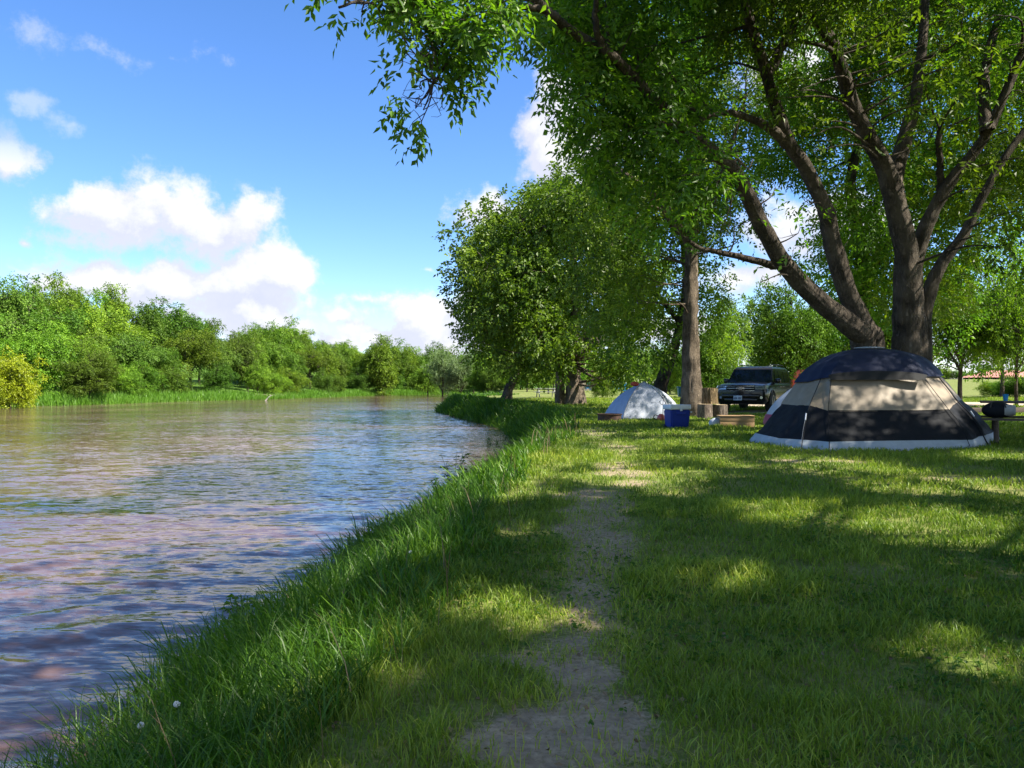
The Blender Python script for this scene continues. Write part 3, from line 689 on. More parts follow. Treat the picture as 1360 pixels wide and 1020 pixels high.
b5 = join_b(blobs_px([(650, 340), (650, 305), (690, 290), (735, 255), (790, 235), (850, 245), (870, 310), (860, 400), (850, 445), (800, 450), (770, 420), (730, 462), (690, 452), (655, 440), (640, 420), (630, 390)], 41, 51, 215, .6, 1.5), fl([(616, 352), (612, 318), (640, 290), (668, 274), (702, 272), (735, 246), (762, 232), (800, 226), (614, 388), (622, 425), (640, 455), (790, 250), (720, 262), (690, 285), (655, 300), (628, 335), (632, 372)], 45, 1.0, .9),
            blobs_px([(725, 450), (755, 440), (775, 470), (770, 490), (735, 495)], 43, 45, 12, .5, .8), blobs_px([(788, 470), (815, 455), (845, 480), (840, 502), (795, 505)], 41, 44, 16, .5, .9))
mid_tree('shade_tree', 'dense dark green tree with two thick trunks standing close together on the lawn', gz(755, D5),
         [([gz(763, D5), at(763, 520, D5), at(762, 495, D5), at(760, 460, D5), at(765, 400, D5), at(760, 320, D5)], .62, .22), ([gz(744, D5), at(744, 520, D5), at(743, 495, D5), at(740, 460, D5), at(715, 400, D5), at(700, 320, D5)], .33, .16),
          ([at(762, 470, D5), at(800, 420, D5), at(830, 350, D5)], .2, .08), ([at(741, 470, D5), at(690, 420, D5), at(650, 370, D5)], .18, .07)],
         b5, 6.0, .24, .075, 'leaf_mid', 'bark_pale', 5, 5, 1, .05)
# tangle of dead brown branches low in its crown
wd = Wood()
for i in range(46):
    a = at(rng.uniform(772, 800), rng.uniform(438, 452), 43.5 + rng.uniform(-.5, .5)); pts = [a]; d = np.array([rng.uniform(-.9, .3), rng.uniform(-.3, .3), rng.uniform(-1, .0)])
    for q in range(4): d = d + rng.normal(0, .35, 3) + np.array([-.05, 0, -.25]); pts.append(pts[-1] + norm(d) * rng.uniform(.25, .55))
    v, f = tube_arrays(catmull(pts, 2), np.linspace(.035, .01, 9), 5, 0, i); wd.V.append(v); wd.F.append(f + wd.n); wd.n += len(v)
o = wd.build('dead_branch', M['twig_dead'], [x for x in COL.objects if x.get('label', '').startswith('dense dark green tree with two')][0]); shift_child(o, o.parent)
o['label'] = 'tangle of brown dead branches'
D6 = 60.0
mid_tree('shade_tree', 'tree with a short leaning trunk at the end of the grassy point', gz(672, D6),
         [([gz(672, D6), at(676, 515, D6), at(684, 500, D6), at(690, 470, D6), at(680, 400, D6), at(675, 330, D6)], .40, .18), ([at(686, 490, D6), at(650, 450, D6), at(625, 400, D6)], .2, .08), ([at(690, 470, D6), at(720, 430, D6), at(740, 380, D6)], .2, .08)],
         blobs_px([(628, 400), (630, 345), (638, 310), (660, 292), (700, 280), (740, 300), (745, 480), (715, 490), (690, 482), (660, 472), (645, 470), (632, 450)], 55, 65, 120, .7, 1.7), 5.5, .28, .09, 'leaf_far3', 'bark', 5, 6, 1, .05)

# generic trees reused in the distance (mesh data shared)
def make_variant(kind, leafm, barkm='bark_dark', n=150, leaf=.27, dens=8.5, seed=0):
    """about 10 m tall, base at the origin"""
    wd = Wood()
    if kind == 'round': B = blobs_shell((0, 0, 6.0), (3.5, 3.5, 3.7), n, .32, .85, .35, 1.2, -.85, .85, seed * 3.7)
    elif kind == 'high': B = blobs_shell((0, 0, 5.7), (3.9, 3.9, 4.3), n, .35, .95, .3, 1.12, -.80, .8, seed * 3.7)
    elif kind == 'tall': B = blobs_shell((0, 0, 5.8), (2.3, 2.3, 4.2), n, .3, .75, .3, 1.25, -.95, .95, seed * 3.7)
    elif kind == 'bushy': B = blobs_shell((0, 0, 4.6), (4.0, 4.0, 4.8), n, .35, .95, .35, 1.2, -.75, .8, seed * 3.7)
    else: B = blobs_shell((0, 0, 6.8), (3.9, 3.9, 2.9), n, .3, .8, .3, 1.25, -.7, .75, seed * 3.7)
    wd.limb([(0, 0, -.6), (.1, 0, 1.5), (-.1, .1, 4), (.1, 0, 8)], .24, .07, 8, 3, seed=seed)
    for k in range(5):
        a = k * 1.3 + seed; wd.limb([(0, 0, 1.8 + k * .6), (cos(a) * 1.2, sin(a) * 1.2, 3.4 + k * .6), (cos(a) * 2.3, sin(a) * 2.3, 5.2 + k * .5)], .12, .03, 6, 3, seed=k)
    wd.twigs(B[0], 1, B[1], .03, 6)
    t = raw_mesh('trunk', np.concatenate(wd.V), [np.concatenate(wd.F)]); t.materials.append(M[barkm])
    c = foliage('crown', *B, dens, leaf, leaf * .33, M[leafm], k=4, seed=seed, rag=.18, link_=False)
    return t, c
VAR = {}
for i, (nm, kd, lm) in enumerate([('a', 'round', 'leaf_far'), ('b', 'bushy', 'leaf_far'), ('c', 'tall', 'leaf_far2'), ('d', 'round', 'leaf_far3'), ('e', 'open', 'leaf_far2'), ('f', 'bushy', 'leaf_far3')]):
    VAR[nm] = make_variant(kd, lm, seed=40 + i)
for i, (nm, kd, lm) in enumerate([('h', 'tall', 'leaf_far'), ('i', 'open', 'leaf_far'), ('j', 'tall', 'leaf_far3')]): VAR[nm] = make_variant(kd, lm, seed=60 + i)
VAR['y'] = make_variant('bushy', 'leaf_yellow', seed=50)
VAR['p'] = make_variant('tall', 'leaf_pale', seed=51, n=60)
VAR['q'] = make_variant('round', 'leaf_pale', seed=52)
VAR['g'] = make_variant('high', 'leaf_near', 'bark', 110, .24, 9, seed=53)
for o_ in ():
    pass
def far_tree(v, x, y, top_z, wide, label, group, name='tree', rz=None):
    z0 = ground(x, y); h = max(1.5, top_z - z0) / 10.6
    t = empty(name, (x, y, z0), rng.uniform(0, 6.28) if rz is None else rz); t.scale = (h * wide, h * wide, h)
    for nm, me in zip(('trunk', 'crown'), VAR[v]): link(nm, me, None, t)
    return tag(t, label, 'tree' if name != 'shrub' else 'shrub', group)
SKX = [-120, 0, 45, 90, 120, 150, 175, 200, 240, 280, 300, 340, 380, 420, 470, 520, 560, 620, 660, 700, 900]
SKY = [365, 378, 371, 380, 392, 388, 395, 412, 410, 412, 430, 436, 436, 455, 460, 466, 472, 474, 480, 484, 484]
names = {'a': 'rounded bright green tree', 'b': 'bushy bright green tree', 'c': 'narrow olive green tree', 'd': 'rounded deep green tree', 'e': 'open-topped olive green tree', 'f': 'bushy deep green tree', 'h': 'narrow bright green tree', 'i': 'open-topped bright green tree', 'j': 'narrow deep green tree'}
for row, (s0, s1, step, hgt) in enumerate([(2.5, 5.0, 5.0, 5.0), (6.5, 10, 5.5, 8.5), (13, 19, 6.0, None), (24, 32, 8.0, None)]):
    y = 58.0
    while y < 184:
        s = rng.uniform(s0, s1); x = float(ledge(np.array([y]))[0]) - s; px = 680 + F * x / y
        if px > -190 and px < 660:
            v = 'abcdefhij'[rng.integers(0, 9)]
            if row == 0: v = 'bf'[rng.integers(0, 2)] if rng.random() < .7 else 'a'
            g0 = ground(x, y)
            if hgt: top = g0 + hgt * rng.uniform(.75, 1.2); top = min(top, CZ + (HOR - np.interp(px, SKX, SKY) - 8) / F * y)
            else: top = CZ + (HOR - np.interp(px, SKX, SKY) + rng.normal(-4, 6)) / F * y
            if not (row == 0 and (px < 60 or rng.random() < .25)):
                far_tree(v, x, y, top, rng.uniform(.8, 1.15) * (1.25 if row == 0 else 1), names[v] + ' in the far-bank wood, ' + ('at the water edge', 'second row back', 'on the slope', 'on top of the slope')[row], 'trees of the wood on the far bank')
        y += step * rng.uniform(.75, 1.25) * (1 if y < 130 else 1.1)
for i in range(26):
    y = rng.uniform(168, 200); x = rng.uniform(-60, -26); px = 680 + F * x / y
    if px < 560:
        v = 'abdehij'[rng.integers(0, 7)]; far_tree(v, x, y, CZ + (HOR - np.interp(px, SKX, SKY) + rng.normal(0, 6)) / F * y, rng.uniform(.9, 1.2), names[v] + ' in the far-bank wood where the river narrows', 'trees of the wood on the far bank')
# end of the reach, where the river turns away
for row, yy in enumerate((190, 200, 214)):
    x = -30 + row
    while x < 10:
        v = 'abdf'[rng.integers(0, 4)]; px = 680 + F * x / yy
        far_tree(v, x, yy + rng.uniform(-3, 3), CZ + (HOR - np.interp(px, SKX, SKY) + (14, 6, -1)[row] + rng.normal(0, 3)) / F * yy, rng.uniform(.9, 1.2), names[v] + ' closing off the far river bend, ' + ('front row', 'middle row', 'back row')[row], 'trees at the far bend')
        x += rng.uniform(4.5, 6.5)
far_tree('y', *at(14, 0, 76)[:2], CZ + (HOR - 458) / F * 76, .95, 'yellow-green shrub at the water edge at the left end of the far bank', None, 'shrub')
for px, d, tp, v, lb in ((588, 160, 463, 'q', 'grey-green tree standing tallest on the near bank by the far bend'), (612, 156, 468, 'q', 'grey-green tree right of the tallest one by the far bend'), (568, 168, 478, 'a', 'low bright green tree left of the grey-green trees by the far bend'),
                         (640, 140, 480, 'a', 'bright green small tree seen under the left edge of the dark crown'), (655, 132, 484, 'd', 'dark small tree beside the grassy point')):
    p = at(px, 0, d); far_tree(v, p[0], p[1], CZ + (HOR - tp) / F * d, .9, lb, 'trees around the far bend')
# belt of trees behind the meadow
k = 0
for px in np.arange(655, 960, 13):
    d = rng.uniform(128, 150); p = at(px + rng.uniform(-4, 4), 0, d); v = 'abdf'[k % 4]; k += 1
    far_tree(v, p[0], p[1], CZ + (HOR - rng.uniform(452, 482)) / F * d, 1.1, names[v] + ' in the belt behind the meadow', 'trees behind the meadow')
for px, d, tp, v, wde, lb in ((800, 66, 478, 'b', .9, 'low rounded tree behind the small white tent, left side'), (965, 72, 388, 'p', .8, 'pale feathery tall tree above the hood of the black car'), (1003, 80, 396, 'p', .75, 'pale feathery tall tree above the roof of the black car'),
                              (945, 60, 415, 'b', .7, 'bright green tree right of the straight trunk'), (1052, 48, 362, 'f', .8, 'dark rounded tree above the black car'), (1100, 52, 375, 'f', .8, 'dark tree partly hidden by the leaning trunks'),
                              (1275, 42, 335, 'g', .78, 'sunny yellow-green tree with a thin trunk right of the striped tent'), (1350, 40, 345, 'g', .62, 'sunny yellow-green tree at the right edge above the picnic table'), (1330, 60, 318, 'g', .7, 'yellow-green tree behind the sunny tree at right'),
                              (1180, 46, 380, 'b', .8, 'green tree seen between the big trunks'), (1420, 34, 250, 'g', .6, 'tall tree just beyond the right edge'), (1010, 150, 478, 'b', 1.2, 'low trees behind the black car'),
                              (890, 75, 470, 'b', .9, 'bushy tree behind the leaning trunk'), (700, 95, 470, 'd', .9, 'dark tree at the left end of the meadow'), (735, 100, 472, 'a', .9, 'green tree behind the picnic table in the meadow'), (850, 100, 468, 'd', .9, 'green tree behind the blue chairs'), (770, 108, 474, 'b', .8, 'bushy tree behind the blue chairs')):
    p = at(px, 0, d); far_tree(v, p[0], p[1], CZ + (HOR - tp) / F * d, wde, lb, 'smaller trees around the campground')
for i_, (px, d, tp) in enumerate(((1318, 66, 503), (1340, 62, 500), (1362, 60, 498))):
    p = at(px, 0, d); far_tree('f' if i_ else 'b', p[0], p[1], CZ + (HOR - tp) / F * d, 1.9, 'low leafy shrub in front of the red-roofed shelter, ' + ('smallest and leftmost', 'middle one', 'at the picture edge')[i_], 'shrubs before the shelter', 'shrub')
k = 0
for px in np.arange(1240, 1420, 17):
    d = rng.uniform(210, 240); p = at(px, 0, d); v = 'df'[k % 2]; k += 1
    far_tree(v, p[0], p[1], CZ + (HOR - rng.uniform(484, 492)) / F * d, 1.4, names[v] + ' in the distance behind the red-roofed shelter', 'trees behind the shelter')

# ------------------------------------------------------------------ grasses
def blades(name, P, H, Wd, mat, bend=.5, seg=2, lean=None, rv=None, far=False):
    n_ = len(P); th = rng.uniform(0, 2 * pi, n_); d = np.stack([np.cos(th), np.sin(th), 0 * th], -1)
    if lean is not None: d = norm(d + lean)
    th2 = rng.uniform(0, 2 * pi, n_); s = np.stack([np.cos(th2), np.sin(th2), 0 * th2], -1)
    b = np.abs(rng.normal(bend, bend * .5, n_))[:, None] * H[:, None]; w_ = (Wd * rng.uniform(.7, 1.3, n_))[:, None]; up = np.array([0, 0, 1.]) * H[:, None]
    if rv is None: rv = np.clip(rng.normal(.4, .2, n_), 0, 1)
    if seg == 1:
        V_ = np.stack([P - s * w_, P + s * w_, P + up + d * b], 1).reshape(-1, 3); i = np.arange(n_)[:, None] * 3
        return raw_mesh(name, V_, [i + np.arange(3)], {'rnd': np.repeat(rv, 3)}, False)
    m1 = P + up * .45 + d * b * .25; m2 = P + up * .8 + d * b * .68; tp = P + up * np.clip(1.0 - .25 * (b / np.maximum(H[:, None], 1e-4)) ** 2, .45, 1) + d * b * 1.25
    V_ = np.stack([P - s * w_, P + s * w_, m1 - s * w_ * .9, m1 + s * w_ * .9, m2 - s * w_ * .6, m2 + s * w_ * .6, tp], 1).reshape(-1, 3); i = np.arange(n_)[:, None] * 7
    return raw_mesh(name, V_, [np.concatenate([i + np.array([0, 1, 3, 2]), i + np.array([2, 3, 5, 4])]), i + np.array([4, 5, 6])], {'rnd': np.repeat(rv, 7)}, True)
def scatter(y0, y1, dens, x0=-4.0, marg=.12):
    k_, c_ = .70 + marg, 2.6 if y1 < 40 else .5      # a few metres beyond the picture's edges as well
    a = 2 * (k_ * .5 * (y1 ** 2 - y0 ** 2) + c_ * (y1 - y0)); n_ = int(a * dens)
    y = rng.uniform(y0, y1, n_ * 2); y = y[rng.random(len(y)) < (k_ * y + c_) / (k_ * y1 + c_)][:n_]
    x = rng.uniform(-1, 1, len(y)) * (k_ * y + c_)
    return x, y
LX_, LY_, LH, LW, LR = [], [], [], [], []
for (y0, y1, dens, hs_, ws) in ((1.6, 5, 4600, .056, .0026), (5, 9, 2400, .060, .0038), (9, 16, 1100, .055, .0055), (16, 30, 330, .06, .010), (30, 62, 70, .08, .022)):
    x, y = scatter(y0, y1, dens, marg=.2 if y0 < 2 else .08)
    t = x - edge(y); clump = fbm(x * 3.1, y * 3.1, 91, 4); big = fbm(x * .7, y * .7, 92, 3)
    pmv = path_mask(x, y)
    keep = (t > 1.5) & (rng.random(len(x)) > pmv * 1.02) & (rng.random(len(x)) < .35 + 1.5 * (clump - .25)) & (sand_mask(x, y) < .4)
    x, y, clump, big, pmv, t = x[keep], y[keep], clump[keep], big[keep], pmv[keep], t[keep]
    h = hs_ * rng.uniform(.45, 1.4, len(x)) * (.45 + 1.25 * clump) * (1 - .5 * pmv) * (1 + .6 * smooth(2.9, 1.6, t)) * (1 + .5 * smooth(.55, .7, big))
    LX_.append(x); LY_.append(y); LH.append(h); LW.append(np.full(len(x), ws)); LR.append(np.clip(rng.normal(.38, .17, len(x)) + .9 * (big - .5) + .35 * pmv, 0, 1))
x, y, h, wv_, rv = map(np.concatenate, (LX_, LY_, LH, LW, LR))
P = np.stack([x, y, height(x, y) - .004], -1)
tag(link('lawn_grass', blades('lawn_grass', P, h, wv_, M['grass'], .55, rv=rv), M['grass']), 'short mown grass blades covering the campground lawn', 'grass', kind='stuff')
# distant lawn texture
x, y = scatter(30, 110, 26, marg=.05); t = x - edge(y); keep = (t > 1) & (sand_mask(x, y) < .3); x, y = x[keep], y[keep]
# dry straw lying on the worn path
x2, y2 = scatter(1.6, 10, 900); pmv = path_mask(x2, y2); keep = (rng.random(len(x2)) < (.14 + .75 * pmv * smooth(1.0, .5, pmv) + .25 * pmv)) & (x2 - edge(y2) > 1.6); x2, y2 = x2[keep], y2[keep]
P = np.stack([x2, y2, height(x2, y2) + .004], -1)
tag(link('dry_straw', blades('dry_straw', P, rng.uniform(.006, .02, len(x2)), np.full(len(x2), .0016), M['straw'], 3.2), M['straw']), 'dry cut grass straw scattered on the worn path', 'straw', kind='stuff')
x3, y3 = scatter(1.6, 9, 210); keep = (x3 - edge(y3) > 1.0) & (fbm(x3 * 1.3, y3 * 1.3, 99, 3) > .5) & (rng.random(len(x3)) > path_mask(x3, y3)); x3, y3 = x3[keep], y3[keep]
P = np.stack([x3, y3, height(x3, y3) + rng.uniform(.015, .05, len(x3))], -1); m_ = len(P); D_ = rng.normal(0, 1, (m_, 3)); D_[:, 2] = .1
V_, F_ = sprigs(P, D_, np.tile([0, 0, 1.], (m_, 1)) + rng.normal(0, .35, (m_, 3)), np.full(m_, .016), .026, .010, 4)
tag(link('clover_cover', raw_mesh('clover_cover', V_, [F_], {'rnd': np.repeat(np.clip(rng.normal(.3, .15, m_ * 4), 0, 1), 4)}, False), M['grass_tall']), 'low clover and broad-leaved ground cover growing through the lawn', 'clover', kind='stuff')
x3, y3 = scatter(1.6, 8, 34); keep = (x3 - edge(y3) > 1.6); x3, y3 = x3[keep], y3[keep]
P = np.stack([x3, y3, height(x3, y3) + rng.uniform(.006, .03, len(x3))], -1); m_ = len(P); D_ = rng.normal(0, 1, (m_, 3)); D_[:, 2] = 0
V_, F_ = sprigs(P, D_, np.tile([0, 0, 1.], (m_, 1)) + rng.normal(0, .3, (m_, 3)), np.full(m_, .002), .038, .011, 1)
tag(link('leaf_litter', raw_mesh('leaf_litter', V_, [F_], {'rnd': np.repeat(np.clip(rng.normal(.6, .3, m_), 0, 1), 4)}, False), M['leaf_brown']), 'scattered dry brown leaves lying in the lawn and on the path', 'leaves', kind='stuff')
# tall bank grass
BX, BY, BH, BW, BR = [], [], [], [], []
for (y0, y1, dens, hs_, ws) in ((1.2, 5, 1500, .36, .0042), (5, 10, 950, .38, .0058), (10, 20, 430, .42, .010), (20, 45, 130, .46, .02), (45, 80, 60, .55, .035)):
    x, y = scatter(y0, y1, dens, marg=.35 if y0 < 3 else .1); t = x - edge(y)
    cl_ = fbm(x * 1.5, y * 1.5, 95, 4); wdt = 2.25 + .5 * (fbm(y * .6, y * 0, 96, 3) - .5) * 2
    keep = (t > .0) & (t < wdt + 2.2 * smooth(30, 50, y)) & (rng.random(len(x)) < .25 + 1.3 * cl_)
    x, y, t, cl_ = x[keep], y[keep], t[keep], cl_[keep]
    taper = smooth(2.7 + 2 * smooth(30, 50, 1) , 1.2, t) * .75 + .25
    h = hs_ * rng.uniform(.4, 1.3, len(x)) * (.45 + 1.1 * cl_) * taper
    BX.append(x); BY.append(y); BH.append(h); BW.append(np.full(len(x), ws)); BR.append(np.clip(rng.normal(.38, .24, len(x)) + 1.1 * (fbm(x * .8, y * .8, 97) - .5), 0, 1))
x, y, h, wv_, rv = map(np.concatenate, (BX, BY, BH, BW, BR))
P = np.stack([x, y, height(x, y) - .01], -1)
tag(link('bank_grass', blades('bank_grass', P, h, wv_, M['grass_tall'], .55, lean=np.array([-.35, .0, 0]), rv=rv), M['grass_tall']), 'tall lush grass growing down the near river bank', 'grass', kind='stuff')
x, y = scatter(1.5, 22, 9); t = x - edge(y); keep = (t > .1) & (t < 2.4); x, y = x[keep], y[keep]
P = np.stack([x, y, height(x, y) - .01], -1)
tag(link('dry_stems', blades('dry_stems', P, rng.uniform(.2, .5, len(P)), .0011 + .0003 * y, M['straw'], .3), M['straw']), 'dry straw-coloured stems standing among the bank grass', 'stems', kind='stuff')
# reeds on the far bank
y = rng.uniform(62, 186, 26000); s = np.abs(rng.normal(0, 2.2, len(y))); x = ledge(y) - s
P = np.stack([x, y, height(x, y) - .05], -1); keep = (P[:, 2] > -1.0) & (sand_mask(x, y) < .4); P = P[keep]
tag(link('bank_reeds', blades('bank_reeds', P, rng.uniform(.35, 1.1, len(P)), np.full(len(P), .06), M['grass_far'], .35, 1), M['grass_far']), 'bright green reeds and grass along the far water line', 'reeds', kind='stuff')

# ------------------------------------------------------------------ fabrics, metals, woods for the objects
M['navy'] = paint('tent_navy', (.009, .017, .055), .65, spec=.25, var=.15, bump=.15, bscale=14)
M['black_fab'] = paint('tent_black', (.006, .008, .013), .7, spec=.2, var=.15, bump=.35, bscale=10)
M['tan'] = paint('tent_tan', (.27, .215, .15), .6, var=.10, bump=.15, bscale=12)
M['grey_fab'] = paint('tent_grey', (.36, .41, .46), .55, var=.12, bump=.4, bscale=9)
M['white_fab'] = paint('white_nylon', (.44, .48, .56), .6, spec=.2, var=.06, bump=.25, bscale=8)
M['shaded_white_fab'] = paint('white_nylon_in_shade', (.26, .34, .48), .5, var=.08, bump=.2, bscale=8)  # white nylon again, with the shade of the unlit sides in its colour
M['magenta'] = paint('magenta_nylon', (.35, .03, .09), .5)
M['red_fab'] = paint('red_mesh', (.45, .06, .03), .6)
M['dark'] = paint('dark_gap', (.006, .007, .009), .8)
M['car_black'] = paint('black_car_paint', (.006, .007, .009), .22, metal=.0, spec=.35, coat=.15, var=.1)
M['glass'] = paint('tinted_glass', (.008, .012, .018), .04, spec=.4, var=.05)
M['chrome'] = paint('chrome', (.62, .63, .65), .18, metal=1.0, var=.08)
M['lamp'] = paint('headlamp_glass', (.62, .64, .66), .12, metal=.6, var=.3, scale=30)
M['rubber'] = paint('rubber', (.018, .018, .018), .85)
M['rim'] = paint('alloy', (.35, .36, .38), .3, metal=.9)
M['plate'] = paint('plate_white', (.48, .58, .72), .5, var=.05)
M['plate_ink'] = paint('plate_ink', (.03, .06, .20), .5)
M['cool_blue'] = paint('cooler_blue', (.010, .035, .30), .38, var=.1, scale=3)
M['cool_white'] = paint('cooler_white', (.72, .74, .76), .45, var=.05)
M['rust'] = paint('rusted_steel', (.10, .048, .032), .85, var=.25, col2=(.035, .022, .02), bump=.4)
M['ash'] = paint('ash', (.14, .13, .12), 1.0)
M['plank'] = paint('pale_plank', (.46, .30, .155), .75, col2=(.33, .20, .10), scale=4, stretch=(.6, 8, 8), bump=.2)
M['oldwood'] = paint('weathered_wood', (.13, .095, .07), .85, col2=(.07, .05, .04), scale=4, stretch=(.6, 8, 8), bump=.3)
M['log_end'] = paint('log_end', (.62, .50, .30), .8, col2=(.50, .37, .22), scale=10)
M['log_bark'] = bark_mat('log_bark', (.46, .36, .30), (.52, .42, .34), 1.3)
M['split'] = bark_mat('split_wood', (.52, .39, .22), (.40, .28, .15), 1.3)
M['chair_blue'] = paint('chair_blue', (.015, .19, .46), .5)
M['bin_blue'] = paint('bin_blue', (.02, .26, .58), .45)
M['post'] = paint('dark_post', (.03, .03, .032), .7)
M['redroof'] = paint('terracotta_roof', (.52, .23, .17), .8, var=.12, scale=2)
M['fence'] = paint('pinkish_board', (.42, .33, .28), .85, var=.12)
M['red_van'] = paint('red_body', (.50, .07, .05), .4, coat=.4)
M['drift'] = paint('driftwood', (.62, .58, .50), .85, var=.15)
M['petal'] = paint('petal', (.78, .78, .70), .7)
M['stem'] = paint('stem', (.06, .15, .03), .7)
M['yellow'] = paint('yellow_paint', (.55, .42, .08), .6)
M['grey_lt'] = paint('worn_grey', (.30, .30, .31), .6)

# ------------------------------------------------------------------ striped family tent
def quadsheet(rows, sub, thick=0.0):
    """rows: list of equally long point lists, resampled smoothly across; returns bmesh builder"""
    b = MB(); b.loft([[tuple(p) for p in r] for r in rows], close=False, cap=False); return b
# outline rings from the ground up: corners L, P(pole), FL, FR, R, and the far side
LV = {  # name: (px, py, distance)
 0: [(997, 586, 15.6), (1029, 596, 14.4), (1064, 599, 13.9), (1102, 602, 13.6), (1195, 599, 13.6), (1289, 595, 13.8), (1312, 591, 14.3), (1329, 586, 15.2)],
 1: [(1005, 575, 15.6), (1035, 582, 14.5), (1066, 584, 14.05), (1101, 586.5, 13.75), (1195, 585, 13.75), (1290, 584, 13.95), (1307, 578, 14.4), (1321, 573, 15.2)],
 2: [(1021, 556, 15.65), (1048, 559, 14.7), (1071, 561, 14.25), (1100.5, 566, 14.0), (1188, 566, 14.0), (1276, 565, 14.15), (1293, 556, 14.6), (1301, 552, 15.3)],
 3: [(1037, 536, 15.7), (1060, 538, 14.9), (1076, 538, 14.5), (1100, 545.5, 14.25), (1180, 545.5, 14.25), (1260, 544, 14.4), (1272, 533, 14.8), (1277, 531, 15.4)],
 4: [(1047, 522, 15.75), (1068, 522, 15.1), (1083, 521, 14.75), (1102, 523, 14.5), (1172, 523, 14.5), (1243, 522, 14.65), (1260, 517, 15.0), (1264, 516, 15.5)],
 5: [(1057, 508, 15.8), (1075, 507, 15.3), (1090, 503, 15.0), (1104, 501, 14.8), (1166, 500, 14.75), (1226, 500, 14.9), (1246, 500, 15.2), (1250, 499, 15.6)],
 6: [(1072, 491, 15.9), (1086, 488, 15.5), (1098, 485, 15.25), (1114, 482, 15.1), (1163, 480, 15.05), (1214, 481, 15.15), (1234, 485, 15.4), (1240, 487, 15.7)],
 7: [(1098, 474, 16.0), (1108, 472, 15.75), (1118, 470, 15.55), (1130, 468.5, 15.45), (1162, 467, 15.4), (1196, 468, 15.45), (1214, 471.5, 15.6), (1222, 474, 15.8)],
 8: [(1128, 465, 16.1), (1134, 464.5, 15.95), (1140, 464, 15.85), (1148, 463.5, 15.8), (1160, 463, 15.75), (1175, 463.5, 15.8), (1186, 464.5, 15.9), (1192, 465.5, 16.0)]}
TC = np.array([at(1162, 520, 16.1)[0], 16.1])
def tring(k):
    fr = [at(*p) for p in LV[k]]
    bk = [np.array([2 * TC[0] - p[0], 2 * TC[1] - p[1], p[2]]) for p in fr]
    # far side mirrors the near one through the tent's centre
    bk = []
    for p in fr[::-1]:
        yb = 2 * TC[1] - p[1]; xb = p[0] * yb / p[1]; bk.append(np.array([xb + (TC[0] * yb / TC[1] - xb) * .06, yb, p[2]]))
    return fr + bk
def dense(k0, k1, n_, push=0.0, mat_wr=.0):
    ks = sorted(LV); T = {k: np.array(tring(k)) for k in ks}
    out = []
    for t in np.linspace(k0, k1, n_):
        i = int(min(max(math.floor(t), 0), len(ks) - 2)); f = t - i
        g_ = lambda j: T[min(max(j, 0), len(ks) - 1)]
        a, b, c, d = g_(i - 1), g_(i), g_(i + 1), g_(i + 2)
        R_ = .5 * (2 * b + (c - a) * f + (2 * a - 5 * b + 4 * c - d) * f ** 2 + (3 * b - a - 3 * c + d) * f ** 3)
        # subdivide round the ring with slight sag between corners
        m_ = len(R_); ring = []
        for q in range(m_):
            p0, p1 = R_[q], R_[(q + 1) % m_]
            for u in np.arange(6) / 6:
                p = p0 * (1 - u) + p1 * u; cdir = np.array([TC[0], TC[1], p[2]]) - p; L_ = np.linalg.norm(cdir)
                w_ = (fbm(np.array([q * 2.3 + u * 2.3 + 5]), np.array([t * 1.4]), 120, 3)[0] - .5)
                p = p + cdir / L_ * (w_ * mat_wr + .02 * sin(pi * u) - push)
                ring.append(p)
        out.append(ring)
    return out
zt = ground(TC[0], 15.8)
tent = empty('family_tent', (TC[0], TC[1], zt))
def tchild(o): shift_child(o, tent); return o
def ringmesh(name, rings, mat, cap=False):
    b = MB(); b.loft([[tuple(p) for p in r] for r in rings], close=True, cap=False)
    if cap: b.poly([tuple(p) for p in rings[-1]])
    return tchild(b.build(name, mat, tent, recalc=False))
def wavyband(k0, k1, n_, **kw): return dense(k0, k1, n_, **kw)
ringmesh('skirt', dense(-.02, 1.0, 8, push=.02, mat_wr=.10), M['grey_fab'])
ringmesh('lower_wall', dense(.98, 3.0, 20, mat_wr=.10), M['black_fab'])['label'] = 'black lower wall'
ringmesh('upper_wall', dense(2.97, 5.6, 16, mat_wr=.06), M['tan'])['label'] = 'tan upper wall'
fr_ = dense(5.0, 8.0, 16, push=.05, mat_wr=.02)
# the fly dips over the window and its brim stands off the wall
ringmesh('rain_fly', fr_, M['navy'], cap=True)['label'] = 'navy blue rain fly'
b = MB()
top = [at(1100 + i * 13.2, 498 - 5.5 * sin(pi * i / 10) ** .6, 14.66) for i in range(11)]; bot = [at(1103 + i * 12.6, 504.5, 14.60) for i in range(11)]
b.loft([[tuple(p) for p in top], [tuple(p) for p in bot], [tuple(p + np.array([0, .18, .0])) for p in bot]], close=False, cap=False)
tchild(b.build('shaded_brim', M['dark'], tent))  # near-black colour stands for the shade under the brim
b = MB(); tip = at(1160, 462.5, 15.9); b.sphere(tuple(tip + np.array([-.08, 0, .0])), .2, (1.6, 1.2, .16)); tchild(b.build('roof_vent', M['grey_fab'], tent))
def polyline_child(name, pts, r, mat):
    b = MB(); b.tube(catmull([at(*p) for p in pts], 5), r, 6); return tchild(b.build(name, mat, tent))
polyline_child('tent_pole', [(1064, 598, 13.82), (1070, 561, 14.17), (1075.5, 538, 14.42), (1083, 520, 14.68), (1090, 503, 14.92)], .008, M['dark'])
polyline_child('tent_pole', [(1312, 590, 14.22), (1293, 556, 14.52), (1272, 533, 14.72), (1260, 517, 14.92), (1246, 500, 15.12)], .012, M['dark'])
